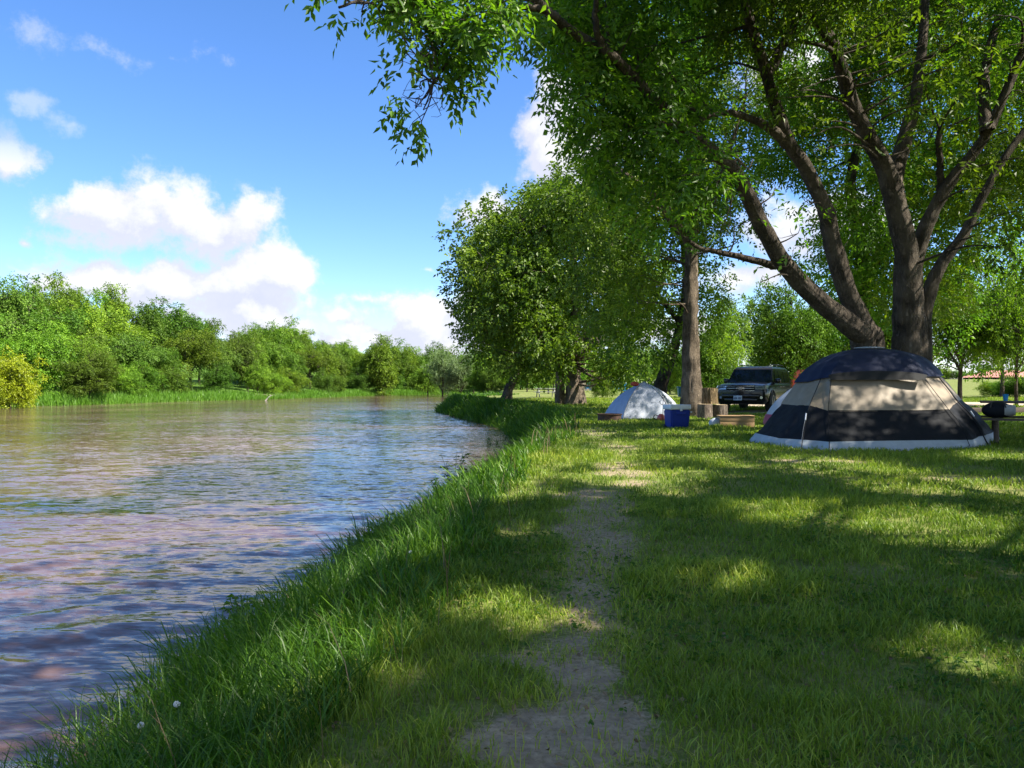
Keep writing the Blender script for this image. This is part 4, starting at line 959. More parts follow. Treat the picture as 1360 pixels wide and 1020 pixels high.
for pts_ in ([(1102, 601, 13.55), (1100.5, 566, 13.95), (1100, 545.5, 14.2), (1102, 523, 14.45), (1104, 501, 14.75)], [(1289, 594.5, 13.75), (1276, 565, 14.1), (1260, 544, 14.35), (1243, 522, 14.6), (1226, 500, 14.85)]):
    o = polyline_child('seam', pts_, .006, M['black_fab'])
o = polyline_child('seam', [(1100, 545, 14.2), (1140, 545.4, 14.24), (1180, 545, 14.24), (1220, 545.2, 14.26), (1260, 543.8, 14.35)], .006, M['black_fab'])
for px_, py_, d_ in ((1029, 597, 14.3), (1064, 600.5, 13.75), (1102, 603, 13.5), (1195, 600.5, 13.5), (1289, 596.5, 13.7), (1314, 592, 14.2)):
    b = MB(); pk = at(px_, py_ + 1, d_); b.cyl(pk + np.array([0, 0, -.05]), pk + np.array([0, -.03, .07]), .008, n=6); b.tube(catmull([pk + np.array([0, -.03, .06]), pk + np.array([.02, .0, .05]), pk + np.array([0, .10, .05])], 3), .006, 5); tchild(b.build('tent_peg', M['grey_lt'], tent))
b = MB(); b.cyl(at(1070.5, 549, 14.05), at(1069.5, 558, 13.95), .012); tchild(b.build('strap_toggle', M['white_fab'], tent))
b = MB(); b.cyl(at(1289, 546, 14.3), at(1294, 553, 14.25), .012); tchild(b.build('strap_toggle', M['white_fab'], tent))
polyline_child('guy_line', [(1069.5, 556, 14.0), (1066, 575, 13.9), (1063, 600, 13.7)], .004, M['grey_lt'])
tag(tent, 'large dome tent with navy top, tan and black bands and grey skirt', 'tent')

# ------------------------------------------------------------------ white dome tent
def dome(cx, cy, z0, wx, wy, h, rz, bands, name, label, n=40, hub=None):
    t = empty(name, (cx, cy, z0), rz)
    def R_(a, hh):
        # four-cornered dome: square-ish plan that rounds toward the top
        s_ = 1 - hh; e = .72 + .28 * hh
        c_, d_ = cos(a), sin(a); k_ = (abs(c_) ** (2 / e) + abs(d_) ** (2 / e)) ** (-e / 2) if False else 1 / max(abs(c_) + abs(d_), 1e-6) * (1 - .0) * (1 - hh * .2) * (1 + .08 * sin(2 * a) ** 2)
        prof = (1 - hh ** 1.75) ** .82
        return k_ * prof
    for nm, h0, h1, mat, sel in bands:
        b = MB(); rings = []
        for hh in np.linspace(h0, h1, 12):
            rings.append([(wx * R_(a, hh) * cos(a), wy * R_(a, hh) * sin(a), h * hh + .01) for a in np.linspace(sel[0], sel[1], max(8, int(n * (sel[1] - sel[0]) / (2 * pi))), endpoint=True)])
        b.loft(rings, close=False, cap=False); o = b.build(nm, mat, t)
    return t
p = at(853, 0, 27.5); z0 = ground(p[0], p[1])
wt = empty('small_tent', (p[0], p[1], z0))
def wl(px, py, d): q = at(px, py, d); return q - np.array([p[0], p[1], z0])
apex = wl(855, 507, 27.5); cor = [wl(801, 549, 28.3), wl(827, 554, 26.3), wl(893, 554, 26.6), wl(908, 549, 28.4)]
cor = [np.array([c_[0], c_[1], 0.0]) for c_ in cor]
def face(a, b, na, nb, sag, bulge):
    rings = []
    for t in np.linspace(0, 1, 14):
        row = []
        for u in np.linspace(0, 1, 12):
            pa = a * (1 - t) + apex * t; pb = b * (1 - t) + apex * t
            # poles bow outwards
            ra = pa + np.array([pa[0] - apex[0] * t, pa[1] - apex[1] * t, 0]) * .14 * sin(pi * t) + np.array([0, 0, .15 * sin(pi * t) * apex[2]])
            rb = pb + np.array([pb[0] - apex[0] * t, pb[1] - apex[1] * t, 0]) * .14 * sin(pi * t) + np.array([0, 0, .15 * sin(pi * t) * apex[2]])
            q = ra * (1 - u) + rb * u; q = q - np.array([q[0], q[1], 0]) * .10 * sin(pi * u) * (1 - t) ** .6
            q[2] += .015 * (fbm(np.array([u * 5.]), np.array([t * 5.]), 131, 3)[0] - .5)
            row.append(tuple(q))
        rings.append(row)
    bb_ = MB(); bb_.loft(rings, close=False, cap=False); return bb_
face(cor[0], cor[1], 0, 0, 0, 0).build('side_panel', M['shaded_white_fab'], wt)['label'] = 'white side panel with its shade painted grey-blue'
face(cor[1], cor[2], 0, 0, 0, 0).build('front_panel', M['white_fab'], wt)['label'] = 'white sunlit front panel'
face(cor[2], cor[3], 0, 0, 0, 0).build('side_panel', M['white_fab'], wt); face(cor[3], cor[0], 0, 0, 0, 0).build('back_panel', M['shaded_white_fab'], wt)
b = MB(); v = wl(843, 510, 27.2); b.sphere(tuple(v), .12, (1.3, .8, .7)); b.build('vent_flap', M['red_fab'], wt)
for c_ in (cor[1], cor[2]):
    b = MB(); b.tube(catmull([tuple(c_ * (1 - t) + apex * t + np.array([(c_[0] - 0) * .14 * sin(pi * t) * (1 - t), (c_[1]) * .14 * sin(pi * t) * (1 - t), .15 * sin(pi * t) * apex[2] + .01])) for t in np.linspace(0, 1, 8)], 2), .012, 6); b.build('tent_pole', M['grey_lt'], wt)
tag(wt, 'small white dome tent with an orange-red vent flap at its peak', 'tent')

# small tent seen behind the striped tent: white with a magenta hem
q = at(1059, 0, 22.5); z0 = ground(q[0], q[1]); ht = empty('small_tent', (q[0], q[1], z0), 0, .92)
n_ = 36
def rg(h0, h1, sc_, k=8): return [[(1.02 * sc_ * cos(a) * (1 - (hh / 1.25) ** 1.8) ** .9, .9 * sc_ * sin(a) * (1 - (hh / 1.25) ** 1.8) ** .9, hh) for a in np.arange(n_) / n_ * 2 * pi] for hh in np.linspace(h0, h1, k)]
b = MB(); b.loft(rg(.32, 1.2, 1.0, 10), cap=True); b.build('canopy', M['white_fab'], ht)
b = MB(); b.loft(rg(.0, .33, 1.03)); b.build('hem', M['magenta'], ht)
tag(ht, 'small white and magenta tent mostly hidden behind the left corner of the striped tent', 'tent')

# ------------------------------------------------------------------ cooler
q = at(899, 0, 20.6); z0 = ground(q[0], q[1]); ck = empty('cooler', (q[0], q[1], z0), radians(14))
b = MB(); b.loft([[(sx * w_, sy * d_, z) for sx, sy in ((-1, -1), (1, -1), (1, 1), (-1, 1))] for z, w_, d_ in ((.03, .25, .2), (.50, .285, .235))])
bmesh.ops.bevel(b.bm, geom=list(b.bm.edges), offset=.03, segments=3, affect='EDGES'); body = b.build('body', M['cool_blue'], ck)
b = MB(); b.box((0, -.245, .40), (.26, .02, .06), bev=.008); b.box((0, -.236, .36), (.30, .012, .012)); b.build('side_handle', M['cool_blue'], ck)
b = MB(); b.box((0, 0, .565), (.60, .50, .13), bev=.03, seg=3); b.build('lid', M['cool_white'], ck)
b = MB(); b.box((.0, -.262, .50), (.07, .02, .07), bev=.006); b.build('latch', M['cool_white'], ck)
b = MB(); b.tube(catmull([(.29, -.2, .42), (.345, -.16, .44), (.345, .16, .44), (.29, .2, .42)], 4), .012); b.build('swing_handle', M['cool_white'], ck)
for sx in (-1, 1):
    b = MB(); b.cyl((sx * .20, .2, .05), (sx * .27, .2, .05), .055, n=18); b.build('wheel', M['rubber'], ck)
tag(ck, 'blue cooler with a white lid on the grass left of the straight trunk', 'cooler')

# ------------------------------------------------------------------ fire ring
q = at(809.5, 0, 23.8); z0 = ground(q[0], q[1]); fr = empty('fire_ring', (q[0], q[1], z0))
b = MB(); n_ = 40
def circ(r, z): return [(r * cos(a) * (1 + .01 * sin(3 * a)), r * sin(a), z) for a in np.arange(n_) / n_ * 2 * pi]
b.loft([circ(.35, -.03), circ(.365, .22), circ(.395, .245), circ(.395, .262), circ(.36, .262), circ(.35, .23), circ(.335, .0)], cap=False); b.build('steel_ring', M['rust'], fr)
b = MB(); b.poly(circ(.34, .05)); b.build('ash_bed', M['ash'], fr)
b = MB(); b.cyl((-.2, .1, .1), (.25, -.02, .19), .035); b.cyl((-.1, -.2, .09), (.12, .2, .16), .03); b.build('charred_log', M['dark'], fr)
tag(fr, 'low rusty steel fire ring on the grass in front of the white tent', 'fire pit')

# ------------------------------------------------------------------ log rounds
def log(px, d, py_b, r, h, label, rz, z_off=0.0, tilt=0.0, m='log_bark'):
    q = at(px, 0, d); z0 = ground(q[0], q[1]) + z_off; t = empty('log_round', (q[0], q[1], z0), rz); t.rotation_euler = (tilt, 0, rz)
    n_ = 36; a = np.arange(n_) / n_ * 2 * pi; rr = r * (1 + .07 * np.sin(2 * a + rz) + (.10 if m == 'split' else .06) * (vn(a * 3, a * 0, int(px)) - .5) * 2 + (.07 if m == 'split' else .02) * (vn(a * 5.7, a * 0, 77) - .5) * 2)
    rr2 = rr * (1 + .04 * (vn(a * 7, a * 0, 5) - .5))
    b = MB(); b.loft([[(rr[i] * k_ * cos(a[i]), rr[i] * k_ * sin(a[i]), z) for i in range(n_)] for z, k_ in ((0, 1.04), (h * .3, 1.0), (h * .7, .99), (h, .97))], cap=True); b.build('trunk_section', M[m], t)
    b = MB(); b.poly([(rr2[i] * .95 * cos(a[i]), rr2[i] * .95 * sin(a[i]), h + .004) for i in range(n_)]); b.build('cut_face', M['log_end'], t)
    return tag(t, label, 'log', 'log rounds stacked beside the straight trunk')
log(936.5, 26.6, 553, .27, .50, 'reddish bark log round at the bottom left of the stack', .4)
log(956, 26.9, 551, .26, .47, 'weathered grey log round at the bottom right of the stack', 1.9)
log(942.5, 26.9, 536, .27, .55, 'tall split log round with pale yellow wood, on top of the other two', .9, z_off=.50, m='split')

# ------------------------------------------------------------------ plank box and white sack
q = at(977, 0, 21.3); z0 = ground(q[0], q[1]); bx = empty('wooden_box', (q[0], q[1], z0), radians(-4))
b = MB(); b.box((0, -.2, .08), (.92, .03, .15), bev=.004); b.box((0, -.2, .235), (.92, .03, .145), bev=.004); b.build('front_board', M['plank'], bx)
b = MB(); b.box((0, .2, .155), (.92, .03, .30), bev=.004); b.build('back_board', M['plank'], bx)
for sx in (-1, 1):
    b = MB(); b.box((sx * .44, 0, .15), (.03, .37, .29), bev=.004); b.build('end_board', M['plank'], bx)
b = MB(); b.box((0, 0, .322), (.96, .46, .022), bev=.004); b.build('lid', M['plank'], bx)
tag(bx, 'low box of pale planks lying on the grass left of the striped tent', 'box')
q = at(948, 0, 21.4); z0 = ground(q[0], q[1]); b = MB(); b.sphere((0, 0, .11), .16, (1.0, 1.0, .85), 20)
for v in b.bm.verts:
    v.co.x *= 1.15 - .8 * max(0, v.co.z); v.co += Vector((.03, 0, .02)) * (vn(np.array([v.co.x * 14 + 9]), np.array([v.co.z * 14 + v.co.y * 9]), 9)[0] - .5) * 1.6
    v.co.x += .25 * max(0, v.co.z)
    v.co.z = max(v.co.z, .0)
o = b.build('white_sack', M['white_fab']); o.location = (q[0], q[1], z0); tag(o, 'crumpled white sack leaning against the left end of the plank box', 'bag')

# kettle-like red item and metal stake by the white tent
q = at(878, 0, 24.5); z0 = ground(q[0], q[1]); kt = empty('kettle', (q[0], q[1], z0))
b = MB(); n_ = 20; b.loft([[(r * cos(a), r * sin(a), z) for a in np.arange(n_) / n_ * 2 * pi] for z, r in ((0, .10), (.06, .13), (.15, .125), (.21, .08), (.235, .05))]); b.build('pot', M['red_van'], kt)
b = MB(); b.tube(catmull([(-.09, 0, .17), (-.2, 0, .2), (-.23, 0, .1), (-.12, 0, .04)], 5), .014); b.build('handle', M['dark'], kt)
tag(kt, 'small dark red pot with a black handle on the grass left of the blue cooler', 'pot')
q = at(880.5, 0, 22.8); z0 = ground(q[0], q[1]); b = MB(); b.tube([(0, 0, -.1), (0, 0, .6), (.01, 0, .76)], .010)
b.tube(catmull([(.01, 0, .74), (-.03, 0, .79), (.01, 0, .83), (.05, 0, .79), (.01, 0, .74)], 4), .010); b.tube(catmull([(0, 0, .55), (-.06, 0, .57), (-.1, 0, .66)], 4), .008); b.tube(catmull([(0, 0, .55), (.05, 0, .56), (.08, 0, .62)], 4), .008)
o = b.build('metal_stake', M['post']); o.location = (q[0], q[1], z0); tag(o, 'thin dark metal stake with hooks standing behind the left edge of the blue cooler', 'stake')

# ------------------------------------------------------------------ black car
q = at(984, 0, 31.0); z0 = ground(q[0], q[1]); car = empty('parked_car', (q[0], q[1], z0), radians(-31))
# local: front faces -Y, x across; front bumper at y = 0
def hullring(y, zb, w, zbelt, ztop, wt):
    return [(-w * .86, y, zb), (-w * .97, y, zb + .12), (-w, y, zb + .38), (-w * .985, y, zbelt - .12), (-w * .94, y, zbelt), (-wt, y, ztop), (-wt * .5, y, ztop + .035), (0, y, ztop + .045),
            (wt * .5, y, ztop + .035), (wt, y, ztop), (w * .94, y, zbelt), (w * .985, y, zbelt - .12), (w, y, zb + .38), (w * .97, y, zb + .12), (w * .86, y, zb)]
b = MB(); b.loft([hullring(y, zb, w_, zbt, zt_, wt_) for y, zb, w_, zbt, zt_, wt_ in ((.0, .42, .86, .86, 1.00, .80), (.04, .36, .94, .93, 1.06, .86), (.16, .32, .99, 1.0, 1.10, .88), (.6, .32, 1.02, 1.08, 1.15, .90), (1.35, .34, 1.02, 1.12, 1.2, .9), (1.8, .34, 1.02, 1.14, 1.18, .9),
                                                                (4.4, .36, 1.02, 1.14, 1.18, .9), (5.0, .42, 1.0, 1.12, 1.16, .88), (5.15, .5, .94, 1.08, 1.1, .84))]); b.build('body', M['car_black'], car)
b = MB(); b.loft([[(-.93, 1.3, 1.14), (.93, 1.3, 1.14), (.93, 5.1, 1.12), (-.93, 5.1, 1.12)], [(-.80, 1.95, 1.76), (.80, 1.95, 1.76), (.80, 4.9, 1.76), (-.80, 4.9, 1.76)], [(-.72, 2.1, 1.85), (.72, 2.1, 1.85), (.72, 4.8, 1.85), (-.72, 4.8, 1.85)]])
b.build('cabin', M['car_black'], car)
b = MB(); b.loft([[(-.70, 2.2, 1.845), (.70, 2.2, 1.845), (.70, 4.7, 1.845), (-.70, 4.7, 1.845)], [(-.6, 2.4, 1.895), (.6, 2.4, 1.895), (.6, 4.6, 1.895), (-.6, 4.6, 1.895)]]); b.build('roof', M['car_black'], car)
b = MB(); b.prism([(-.84, 1.40, 1.20), (.84, 1.40, 1.20), (.76, 1.93, 1.72), (-.76, 1.93, 1.72)], (0, -.02, .02)); b.build('windshield', M['glass'], car)
for sx in (-1, 1):
    for y0, y1, y2, y3 in ((1.78, 2.65, 2.65, 2.1), (2.75, 3.6, 3.6, 2.75), (3.7, 4.7, 4.6, 3.7)):
        b = MB(); xs_ = sx * .012; b.prism([(sx * .925, y0, 1.20), (sx * .925, y1, 1.20), (sx * .825, y2, 1.68), (sx * .825, y3, 1.68)], (xs_, 0, 0)); b.build('side_window', M['glass'], car)
    b = MB(); b.box((sx * 1.06, 1.75, 1.27), (.22, .12, .18), bev=.04); b.box((sx * .96, 1.78, 1.2), (.12, .06, .05)); b.build('wing_mirror', M['car_black'], car)
    b = MB(); b.prism([(sx * .90, .02, .92), (sx * .58, -.03, .92), (sx * .56, -.01, 1.07), (sx * .90, .10, 1.08)], (0, -.035, 0)); hl = b.build('headlight', M['lamp'], car)
    b = MB(); b.prism([(sx * .995, .16, .94), (sx * .90, .02, .92), (sx * .90, .08, 1.08), (sx * .995, .30, 1.07)], (sx * .03, -.03, 0)); b.build('side_lens', M['lamp'], hl)
    b = MB(); b.box((sx * .74, -.065, .995), (.30, .012, .018)); b.build('lamp_divider', M['dark'], hl)
    b = MB(); b.cyl((sx * .80, .02, .60), (sx * .80, -.02, .60), .055, n=16); b.box((sx * .70, -.015, .60), (.14, .02, .025)); b.build('fog_light', M['lamp'], car)
    b = MB(); b.box((sx * 1.02, 3.0, 1.03), (.03, .18, .03), bev=.01); b.box((sx * 1.02, 2.45, 1.03), (.03, .16, .03), bev=.01); b.build('door_handle', M['chrome'], car)
    b = MB(); b.tube([(sx * .66, 2.3, 1.93), (sx * .68, 2.5, 1.96), (sx * .68, 4.4, 1.96), (sx * .66, 4.6, 1.92)], .02); b.build('roof_rail', M['post'], car)
    b = MB(); b.box((sx * 1.0, 2.55, .40), (.12, 2.3, .05), bev=.015); b.build('running_board', M['post'], car)
    for y in (.98, 4.0):
        wz = .41
        b = MB(); n_ = 30; b.loft([[(sx * x, y + r * cos(a), wz + r * sin(a)) for a in np.arange(n_) / n_ * 2 * pi] for x, r in ((.78, .36), (.80, .405), (1.02, .41), (1.045, .38), (1.045, .29))], cap=True); wh = b.build('wheel', M['rubber'], car)
        b = MB(); b.cyl((sx * 1.04, y, wz), (sx * 1.055, y, wz), .27, n=28)
        for k in range(6):
            a = k * pi / 3; b.cyl((sx * 1.058, y + .05 * cos(a), wz + .05 * sin(a)), (sx * 1.062, y + .26 * cos(a), wz + .26 * sin(a)), .03, n=6)
        b.build('rim', M['rim'], wh)
        b = MB(); b.loft([[(sx * x, y + r * cos(a), wz + r * sin(a)) for a in np.linspace(-.15, pi + .15, 20)] for x, r in ((1.0, .50), (1.045, .50), (1.045, .45), (1.0, .44))], close=False, cap=False); b.build('wheel_arch', M['post'], car)
b = MB(); b.box((0, -.025, .96), (1.10, .04, .20), bev=.02); g_ = b.build('grille', M['dark'], car)
b = MB(); b.box((0, -.052, .965), (1.08, .02, .018), bev=.004); b.box((0, -.05, .87), (1.08, .02, .012)); b.box((0, -.05, 1.055), (1.08, .02, .012)); b.build('chrome_bar', M['chrome'], g_)
b = MB(); pts = [(-.17, -.03), (-.06, -.03), (-.045, -.055), (.07, -.055), (.055, -.03), (.17, -.03), (.15, .035), (.055, .035), (.04, .06), (-.07, .06), (-.055, .035), (-.15, .035)]
b.prism([(x, -.066, .965 + z) for x, z in pts], (0, -.014, 0)); b.build('emblem', M['chrome'], g_)
b = MB(); b.box((0, -.04, .66), (1.5, .10, .16), bev=.03); b.box((0, -.02, .50), (1.3, .06, .14), bev=.02); bp = b.build('front_bumper', M['car_black'], car)
b = MB(); b.box((-.1, -.10, .58), (.34, .014, .19), bev=.004); pl = b.build('license_plate', M['plate'], car)
b = MB()
for i, x in enumerate((-.225, -.185, -.145, -.06, -.02, .02)):
    b.box((x, -.109, .575), (.024, .004, .07)); b.box((x + .008, -.1095, .575 + (.02 if i % 2 else -.02)), (.03, .004, .014))
b.build('plate_characters', M['plate_ink'], pl)
b = MB(); b.cyl((.45, 1.75, 1.2), (.3, 1.72, 1.24), .01); b.cyl((-.1, 1.75, 1.2), (-.3, 1.72, 1.24), .01); b.build('wiper', M['post'], car)
b = MB(); b.loft([[(-.05, 4.5, 1.90), (.05, 4.5, 1.90), (.05, 4.7, 1.9), (-.05, 4.7, 1.9)], [(-.01, 4.62, 1.98), (.01, 4.62, 1.98), (.01, 4.7, 1.98), (-.01, 4.7, 1.98)]]); b.build('roof_antenna', M['post'], car)
tag(car, 'large black sport utility vehicle parked facing the river beyond the log rounds', 'car')

# red van behind the car
q = at(1099, 0, 46); z0 = ground(q[0], q[1]); rv_ = empty('parked_van', (q[0], q[1], z0), radians(75), .87)
b = MB(); b.loft([[(-w_, y, z) for y, z in ((-2.4, .45), (2.4, .45), (2.45, 1.2), (2.3, 1.9), (1.9, 2.25), (-1.2, 2.3), (-1.9, 1.75), (-2.5, 1.25))] for w_ in (-1.0, 1.0)]); 
bmesh.ops.bevel(b.bm, geom=list(b.bm.edges), offset=.06, segments=2, affect='EDGES'); b.build('body', M['red_van'], rv_)
for sx in (-1, 1):
    for y0, y1 in ((-1.15, -.2), (-.1, .9), (1.0, 1.95)):
        b = MB(); b.prism([(sx * 1.0, y0, 1.3), (sx * 1.0, y1, 1.3), (sx * 1.0, y1, 1.95), (sx * 1.0, y0 + .1, 1.95)], (sx * .01, 0, 0)); b.build('window', M['glass'], rv_)
    for y in (-1.55, 1.5):
        b = MB(); b.cyl((sx * .8, y, .36), (sx * 1.02, y, .36), .36, n=22); b.build('wheel', M['rubber'], rv_)
tag(rv_, 'red van partly visible behind the rear of the black vehicle', 'van')

# ------------------------------------------------------------------ picnic table with duffel at right
def picnic_table(x, y, rz, label, Lh=1.0, mat='oldwood', group=None, legmat='oldwood'):
    t = empty('picnic_table', (x, y, ground(x, y)), rz); k = Lh
    b = MB()
    for i in range(5): b.box((0, -.30 + .15 * i, .76), (1.9 * k, .14, .04), bev=.005)
    b.build('table_top', M[mat], t)
    for s_ in (-1, 1):
        b = MB()
        for j in (0, 1): b.box((0, s_ * (.66 + .13 * j), .45), (1.9 * k, .12, .04), bev=.005)
        b.build('bench', M[mat], t)
        for e in (-1, 1):
            b = MB(); b.cyl((e * .7 * k, s_ * .24, .73), (e * .7 * k, s_ * .62, .0), .045, n=8); b.build('leg', M[legmat], t)
    for e in (-1, 1):
        b = MB(); b.box((e * .7 * k, 0, .41), (.04, 1.5, .08)); b.build('cross_brace', M[legmat], t)
    return tag(t, label, 'picnic table', group)
pt = picnic_table(9.92, 14.6, radians(-30), 'weathered brown picnic table with a black bag on its bench at the right edge')
q0 = np.array([8.97, 14.32, ground(9.92, 14.6) + .47])
b = MB(); b.sphere((0, 0, .15), .15, (1.75, .95, 1.0), 22)
for v in b.bm.verts: v.co.z = max(v.co.z, .005); v.co.x *= 1.0; v.co += Vector((0, 0, 1)) * .02 * (vn(np.array([v.co.x * 12 + 3]), np.array([v.co.y * 12]), 4)[0] - .5)
o = b.build('duffel_bag', M['black_fab']); dg = empty('duffel_bag', tuple(q0), radians(-30)); o.name = 'bag_body'; o.parent = dg
b = MB(); b.tube(catmull([(-.12, -.12, .2), (-.08, -.13, .3), (.08, -.13, .3), (.12, -.12, .2)], 5), .012); b.build('carry_strap', M['post'], dg)
b = MB(); b.cyl((.10, -.02, .15), (.275, -.02, .15), .12, .09, n=20); b.build('grey_reflection', M['grey_lt'], dg)  # grey reflection on the black bag, modelled as a paler piece
tag(dg, 'black duffel bag, a grey reflection painted on one end, resting on the bench of the picnic table', 'bag')
b = MB(); n_ = 20; b.loft([[(r * cos(a), r * sin(a), z) for a in np.arange(n_) / n_ * 2 * pi] for z, r in ((0, .035), (.12, .05), (.125, .052), (.13, .05))], cap=True); o = b.build('cup', M['bin_blue']); o.location = (9.42, 14.80, ground(9.92, 14.6) + .78); tag(o, 'bright blue cup standing on the picnic table at the right edge', 'cup')

# ------------------------------------------------------------------ things in the meadow
q = at(725, 0, 68); picnic_table(q[0], q[1], radians(10), 'small pale picnic table alone in the meadow left of the twin trunks', 1.0, 'grey_lt', 'picnic tables in the meadow', 'grey_lt')
q = at(738, 0, 82); picnic_table(q[0], q[1], radians(-8), 'dark picnic table farther back just left of the twin trunks', 1.1, 'post', 'picnic tables in the meadow', 'post')
q = at(645, 0, 58)
def adirondack(px, d, rz, label):
    q = at(px, 0, d); t = empty('lawn_chair', (q[0], q[1], ground(q[0], q[1])), rz); B_ = M['chair_blue']
    b = MB()
    for i in range(5): b.box((0, -.28 + .12 * i, .37 - .022 * i), (.56, .11, .025))
    b.build('seat', B_, t)
    b = MB()
    for i in range(5): b.box((-.22 + .11 * i, .36, .72 + .03 * (2 - abs(i - 2))), (.10, .03, .86), rot=Matrix.Rotation(radians(-22), 3, 'X'))
    b.build('backrest', B_, t)
    for s_ in (-1, 1):
        b = MB(); b.box((s_ * .34, -.02, .58), (.12, .72, .03)); b.build('armrest', B_, t)
        b = MB(); b.box((s_ * .31, -.3, .29), (.05, .08, .58)); b.build('leg', B_, t)
        b = MB(); b.box((s_ * .31, .28, .22), (.05, .08, .44), rot=Matrix.Rotation(radians(-20), 3, 'X')); b.build('leg', B_, t)
    return tag(t, label, 'chair', 'blue lawn chairs in the meadow')
adirondack(795, 96, radians(150), 'blue slatted lawn chair in the meadow beside the black posts')
adirondack(781, 100, radians(190), 'blue slatted lawn chair in the meadow in front of the pinkish fence')
adirondack(817, 94, radians(120), 'blue slatted lawn chair in the meadow, nearest the white tent')
def bin_(px, d, label, w_=.9, h=1.0):
    q = at(px, 0, d); t = empty('waste_bin', (q[0], q[1], ground(q[0], q[1]))); n_ = 16
    b = MB(); b.loft([[(r * cos(a), r * sin(a), z) for a in (np.arange(4) + .5) / 4 * 2 * pi] for z, r in ((.05, .45 * w_), (h * .9, .55 * w_))]); b.build('bin_body', M['bin_blue'], t)
    b = MB(); b.box((0, 0, h * .94), (.86 * w_, .86 * w_, .10), bev=.02); b.build('bin_lid', M['chair_blue'], t)
    return tag(t, label, 'bin', 'blue bins')
bin_(829, 90, 'blue bin in the meadow just left of the white tent'); bin_(905, 62, 'small blue bin seen between the leaning tree and the straight trunk', .75, .85)
for i, (px, d, h) in enumerate(((787, 95, 1.9), (806, 97, 1.5), (829, 97, 1.5))):
    q = at(px, 0, d); t = empty('post', (q[0], q[1], ground(q[0], q[1])))
    b = MB(); b.cyl((0, 0, -.1), (0, 0, h), .07 if i else .12, n=8); b.build('pole', M['post'], t); b = MB(); b.box((0, 0, h + .05), (.24, .24, .12), bev=.02); b.build('cap', M['post'] if i else M['chair_blue'], t)
    tag(t, ('thick dark post with a blue top in the meadow', 'thin dark post standing behind the yellow bench', 'thin dark post behind the blue bin')[i], 'post', 'posts in the meadow')
q = at(808, 0, 96); t = empty('bench', (q[0], q[1], ground(q[0], q[1])))
b = MB(); b.box((0, 0, .45), (3.0, .35, .06)); b.build('seat', M['yellow'], t)
for s_ in (-1.3, -.2, .9):
    b = MB(); b.box((s_, 0, .2), (.08, .3, .44)); b.build('leg', M['yellow'], t)
tag(t, 'long yellow bench among the blue chairs in the meadow', 'bench')
q = at(777, 0, 104); t = empty('board_fence', (q[0], q[1], ground(q[0], q[1])))
b = MB()
for i in range(9): b.box((-.8 + .2 * i, 0, .5), (.18, .04, 1.05))
b.build('boards', M['fence'], t); b = MB(); b.box((0, .05, .8), (1.8, .05, .1)); b.box((0, .05, .25), (1.8, .05, .1)); b.build('rail', M['fence'], t)
tag(t, 'short pinkish board fence behind the blue chairs', 'fence')

# ------------------------------------------------------------------ red-roofed shelter
D = 150.0; q = at(1334, 0, D); z0 = CZ + (HOR - 505.5) / F * D
zg = ground(q[0], q[1]); sh = empty('picnic_shelter', (q[0], q[1], zg))
hw = 38 / F * D; b = MB(); zr = 2.2 - (zg - z0)
b.loft([[(-hw - 1, -4.5, z0 - zg + .6), (-hw - 1, 4.5, z0 - zg + .6), (-hw + 3.0, 0, z0 - zg + 1.95)], [(hw + 1, -4.5, z0 - zg + .6), (hw + 1, 4.5, z0 - zg + .6), (hw - 3, 0, z0 - zg + 1.95)]]); b.build('roof', M['redroof'], sh)
for i in range(8):
    x = -hw + i * 2 * hw / 7
    for y in (-4, 4):
        b = MB(); b.box((x, y, (z0 - zg + .6) / 2 - .3), (.22, .22, z0 - zg + 1.2)); b.build('post', M['oldwood'], sh)
b = MB(); b.box((hw * .0, 0, .55), (1.4, 1.4, 1.3), bev=.05); b.build('storage_box', M['grey_fab'], sh)
b = MB(); b.box((0, 3.6, .55), (2 * hw, .15, .9)); b.build('low_wall', M['dark'], sh)
tag(sh, 'long open picnic shelter with a terracotta red roof on the far lawn', 'shelter')

# fence line and kerb timbers by the gravel road
q = at(1300, 0, 31); 
b = MB(); b.box((0, 0, .12), (4.6, .2, .22), bev=.03); o = b.build('landscape_timber', M['oldwood']); o.location = (q[0] - 1, 28.5, ground(q[0] - 1, 28.5)); o.rotation_euler = (0, 0, .1); tag(o, 'brown timber lying along the gravel patch right of the striped tent', 'timber')
# driftwood on the far bank
q = at(357, 0, 112); b = MB(); b.tube(catmull([(-1.1, 0, -.6), (-.5, .1, .2), (0, 0, .8), (.9, .1, 1.25)], 5), [.16] * 6 + [.12] * 5 + [.06] * 5); b.tube(catmull([(0, 0, .8), (.3, 0, 1.0), (.4, 0, 1.5)], 4), .06); o = b.build('driftwood', M['drift']); o.location = (q[0], q[1], WATER + .15); o.scale = (.55, .55, .5); tag(o, 'bleached driftwood snag at the water line of the far bank', 'driftwood')

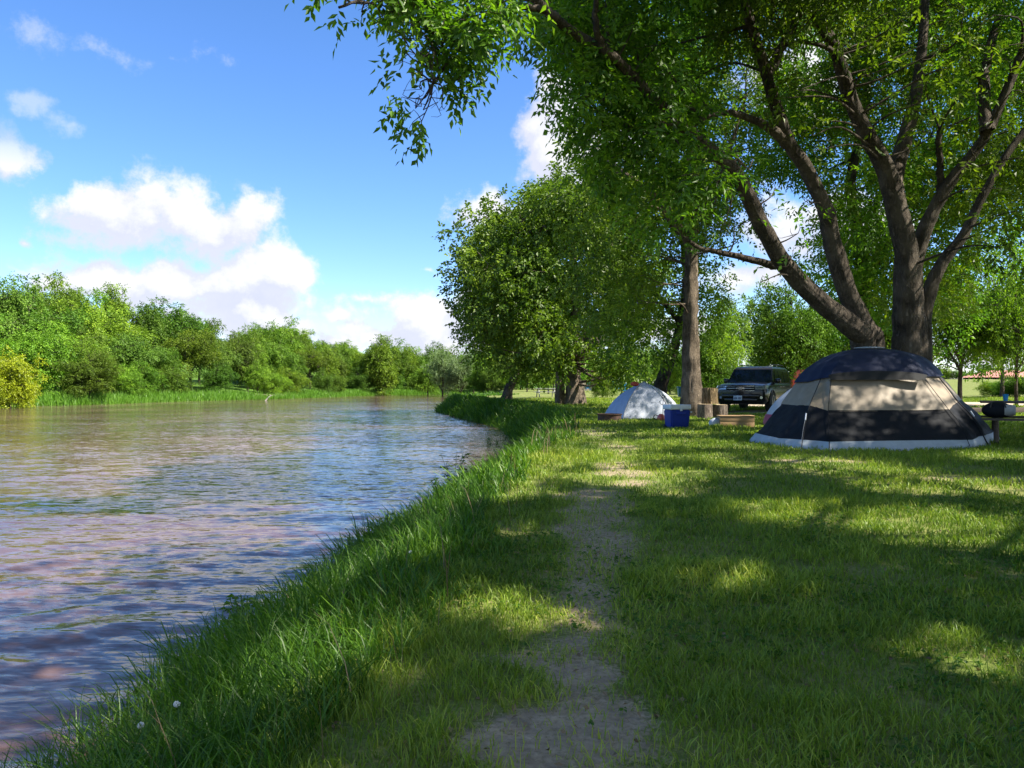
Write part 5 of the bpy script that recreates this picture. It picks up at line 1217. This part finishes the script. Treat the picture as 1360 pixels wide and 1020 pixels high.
# ------------------------------------------------------------------ broad-leaved weeds on the near bank, clover heads
def weed(px, d, h, label, n_=7):
    q = at(px, 0, d); z0 = ground(q[0], q[1]); t = empty('weed', (q[0], q[1], z0)); b = MB(); LVs = []
    P_, D_ = [], []
    for i in range(n_):
        a = rng.uniform(0, 6.28); ln = h * rng.uniform(.6, 1.05); tip = np.array([cos(a) * h * .28, sin(a) * h * .28, ln]); b.tube(catmull([(0, 0, 0), tuple(tip * .5 + np.array([0, 0, .1 * h])), tuple(tip)], 3), .005, 5)
        for k in range(7): u = rng.uniform(.3, 1.0); P_.append(tip * u); D_.append([cos(a + k * 2.2), sin(a + k * 2.2), .25])
    b.build('stems', M['stem'], t)
    P_ = np.array(P_); D_ = np.array(D_); m_ = len(P_); V_, F_ = sprigs(P_, D_, np.tile([0, 0, 1.], (m_, 1)) + rng.normal(0, .3, (m_, 3)), np.full(m_, .05), .085, .024, 3)
    link('leaves', raw_mesh('leaves', V_, [F_], {'rnd': np.repeat(np.clip(rng.normal(.3, .2, m_ * 3), 0, 1), 4)}, False), M['leaf_near'], t)
    tag(t, label, 'weed', 'leafy weeds on the near bank')
weed(602, 16, 1.0, 'tall leafy weed standing out against the water halfway along the bank')
weed(588, 14.6, .6, 'low leafy weed just in front of the tallest weed by the water'); weed(500, 10.8, .6, 'leafy weed on the bank edge against the dark blue water'); weed(325, 7.0, .5, 'leafy weed at the bank edge nearest the viewer')
weed(655, 29, .8, 'leafy weed near the far bend of the grassy bank')
for i, (px, d, lb) in enumerate(((235, 3.55, 'white clover head in the tall grass at the bottom left, right one of the pair'), (187, 3.5, 'white clover head in the tall grass at the bottom left, left one of the pair'), (545, 6.3, 'single white clover head on the bank beside the mown grass'))):
    q = at(px, 0, d); z0 = ground(q[0], q[1]); t = empty('clover_flower', (q[0], q[1], z0)); hgt = .36 if i < 2 else .2
    b = MB(); b.tube(catmull([(0, 0, 0), (.01, 0, hgt * .5), (0, .01, hgt)], 4), .0022, 5); b.build('stem', M['stem'], t)
    b = MB()
    for k in range(26): u = norm(rng.normal(size=3)); b.sphere((u[0] * .011, u[1] * .011, hgt + u[2] * .010), .0055, n=6)
    b.build('flower_head', M['petal'], t); tag(t, lb, 'flower', 'white clover flowers')
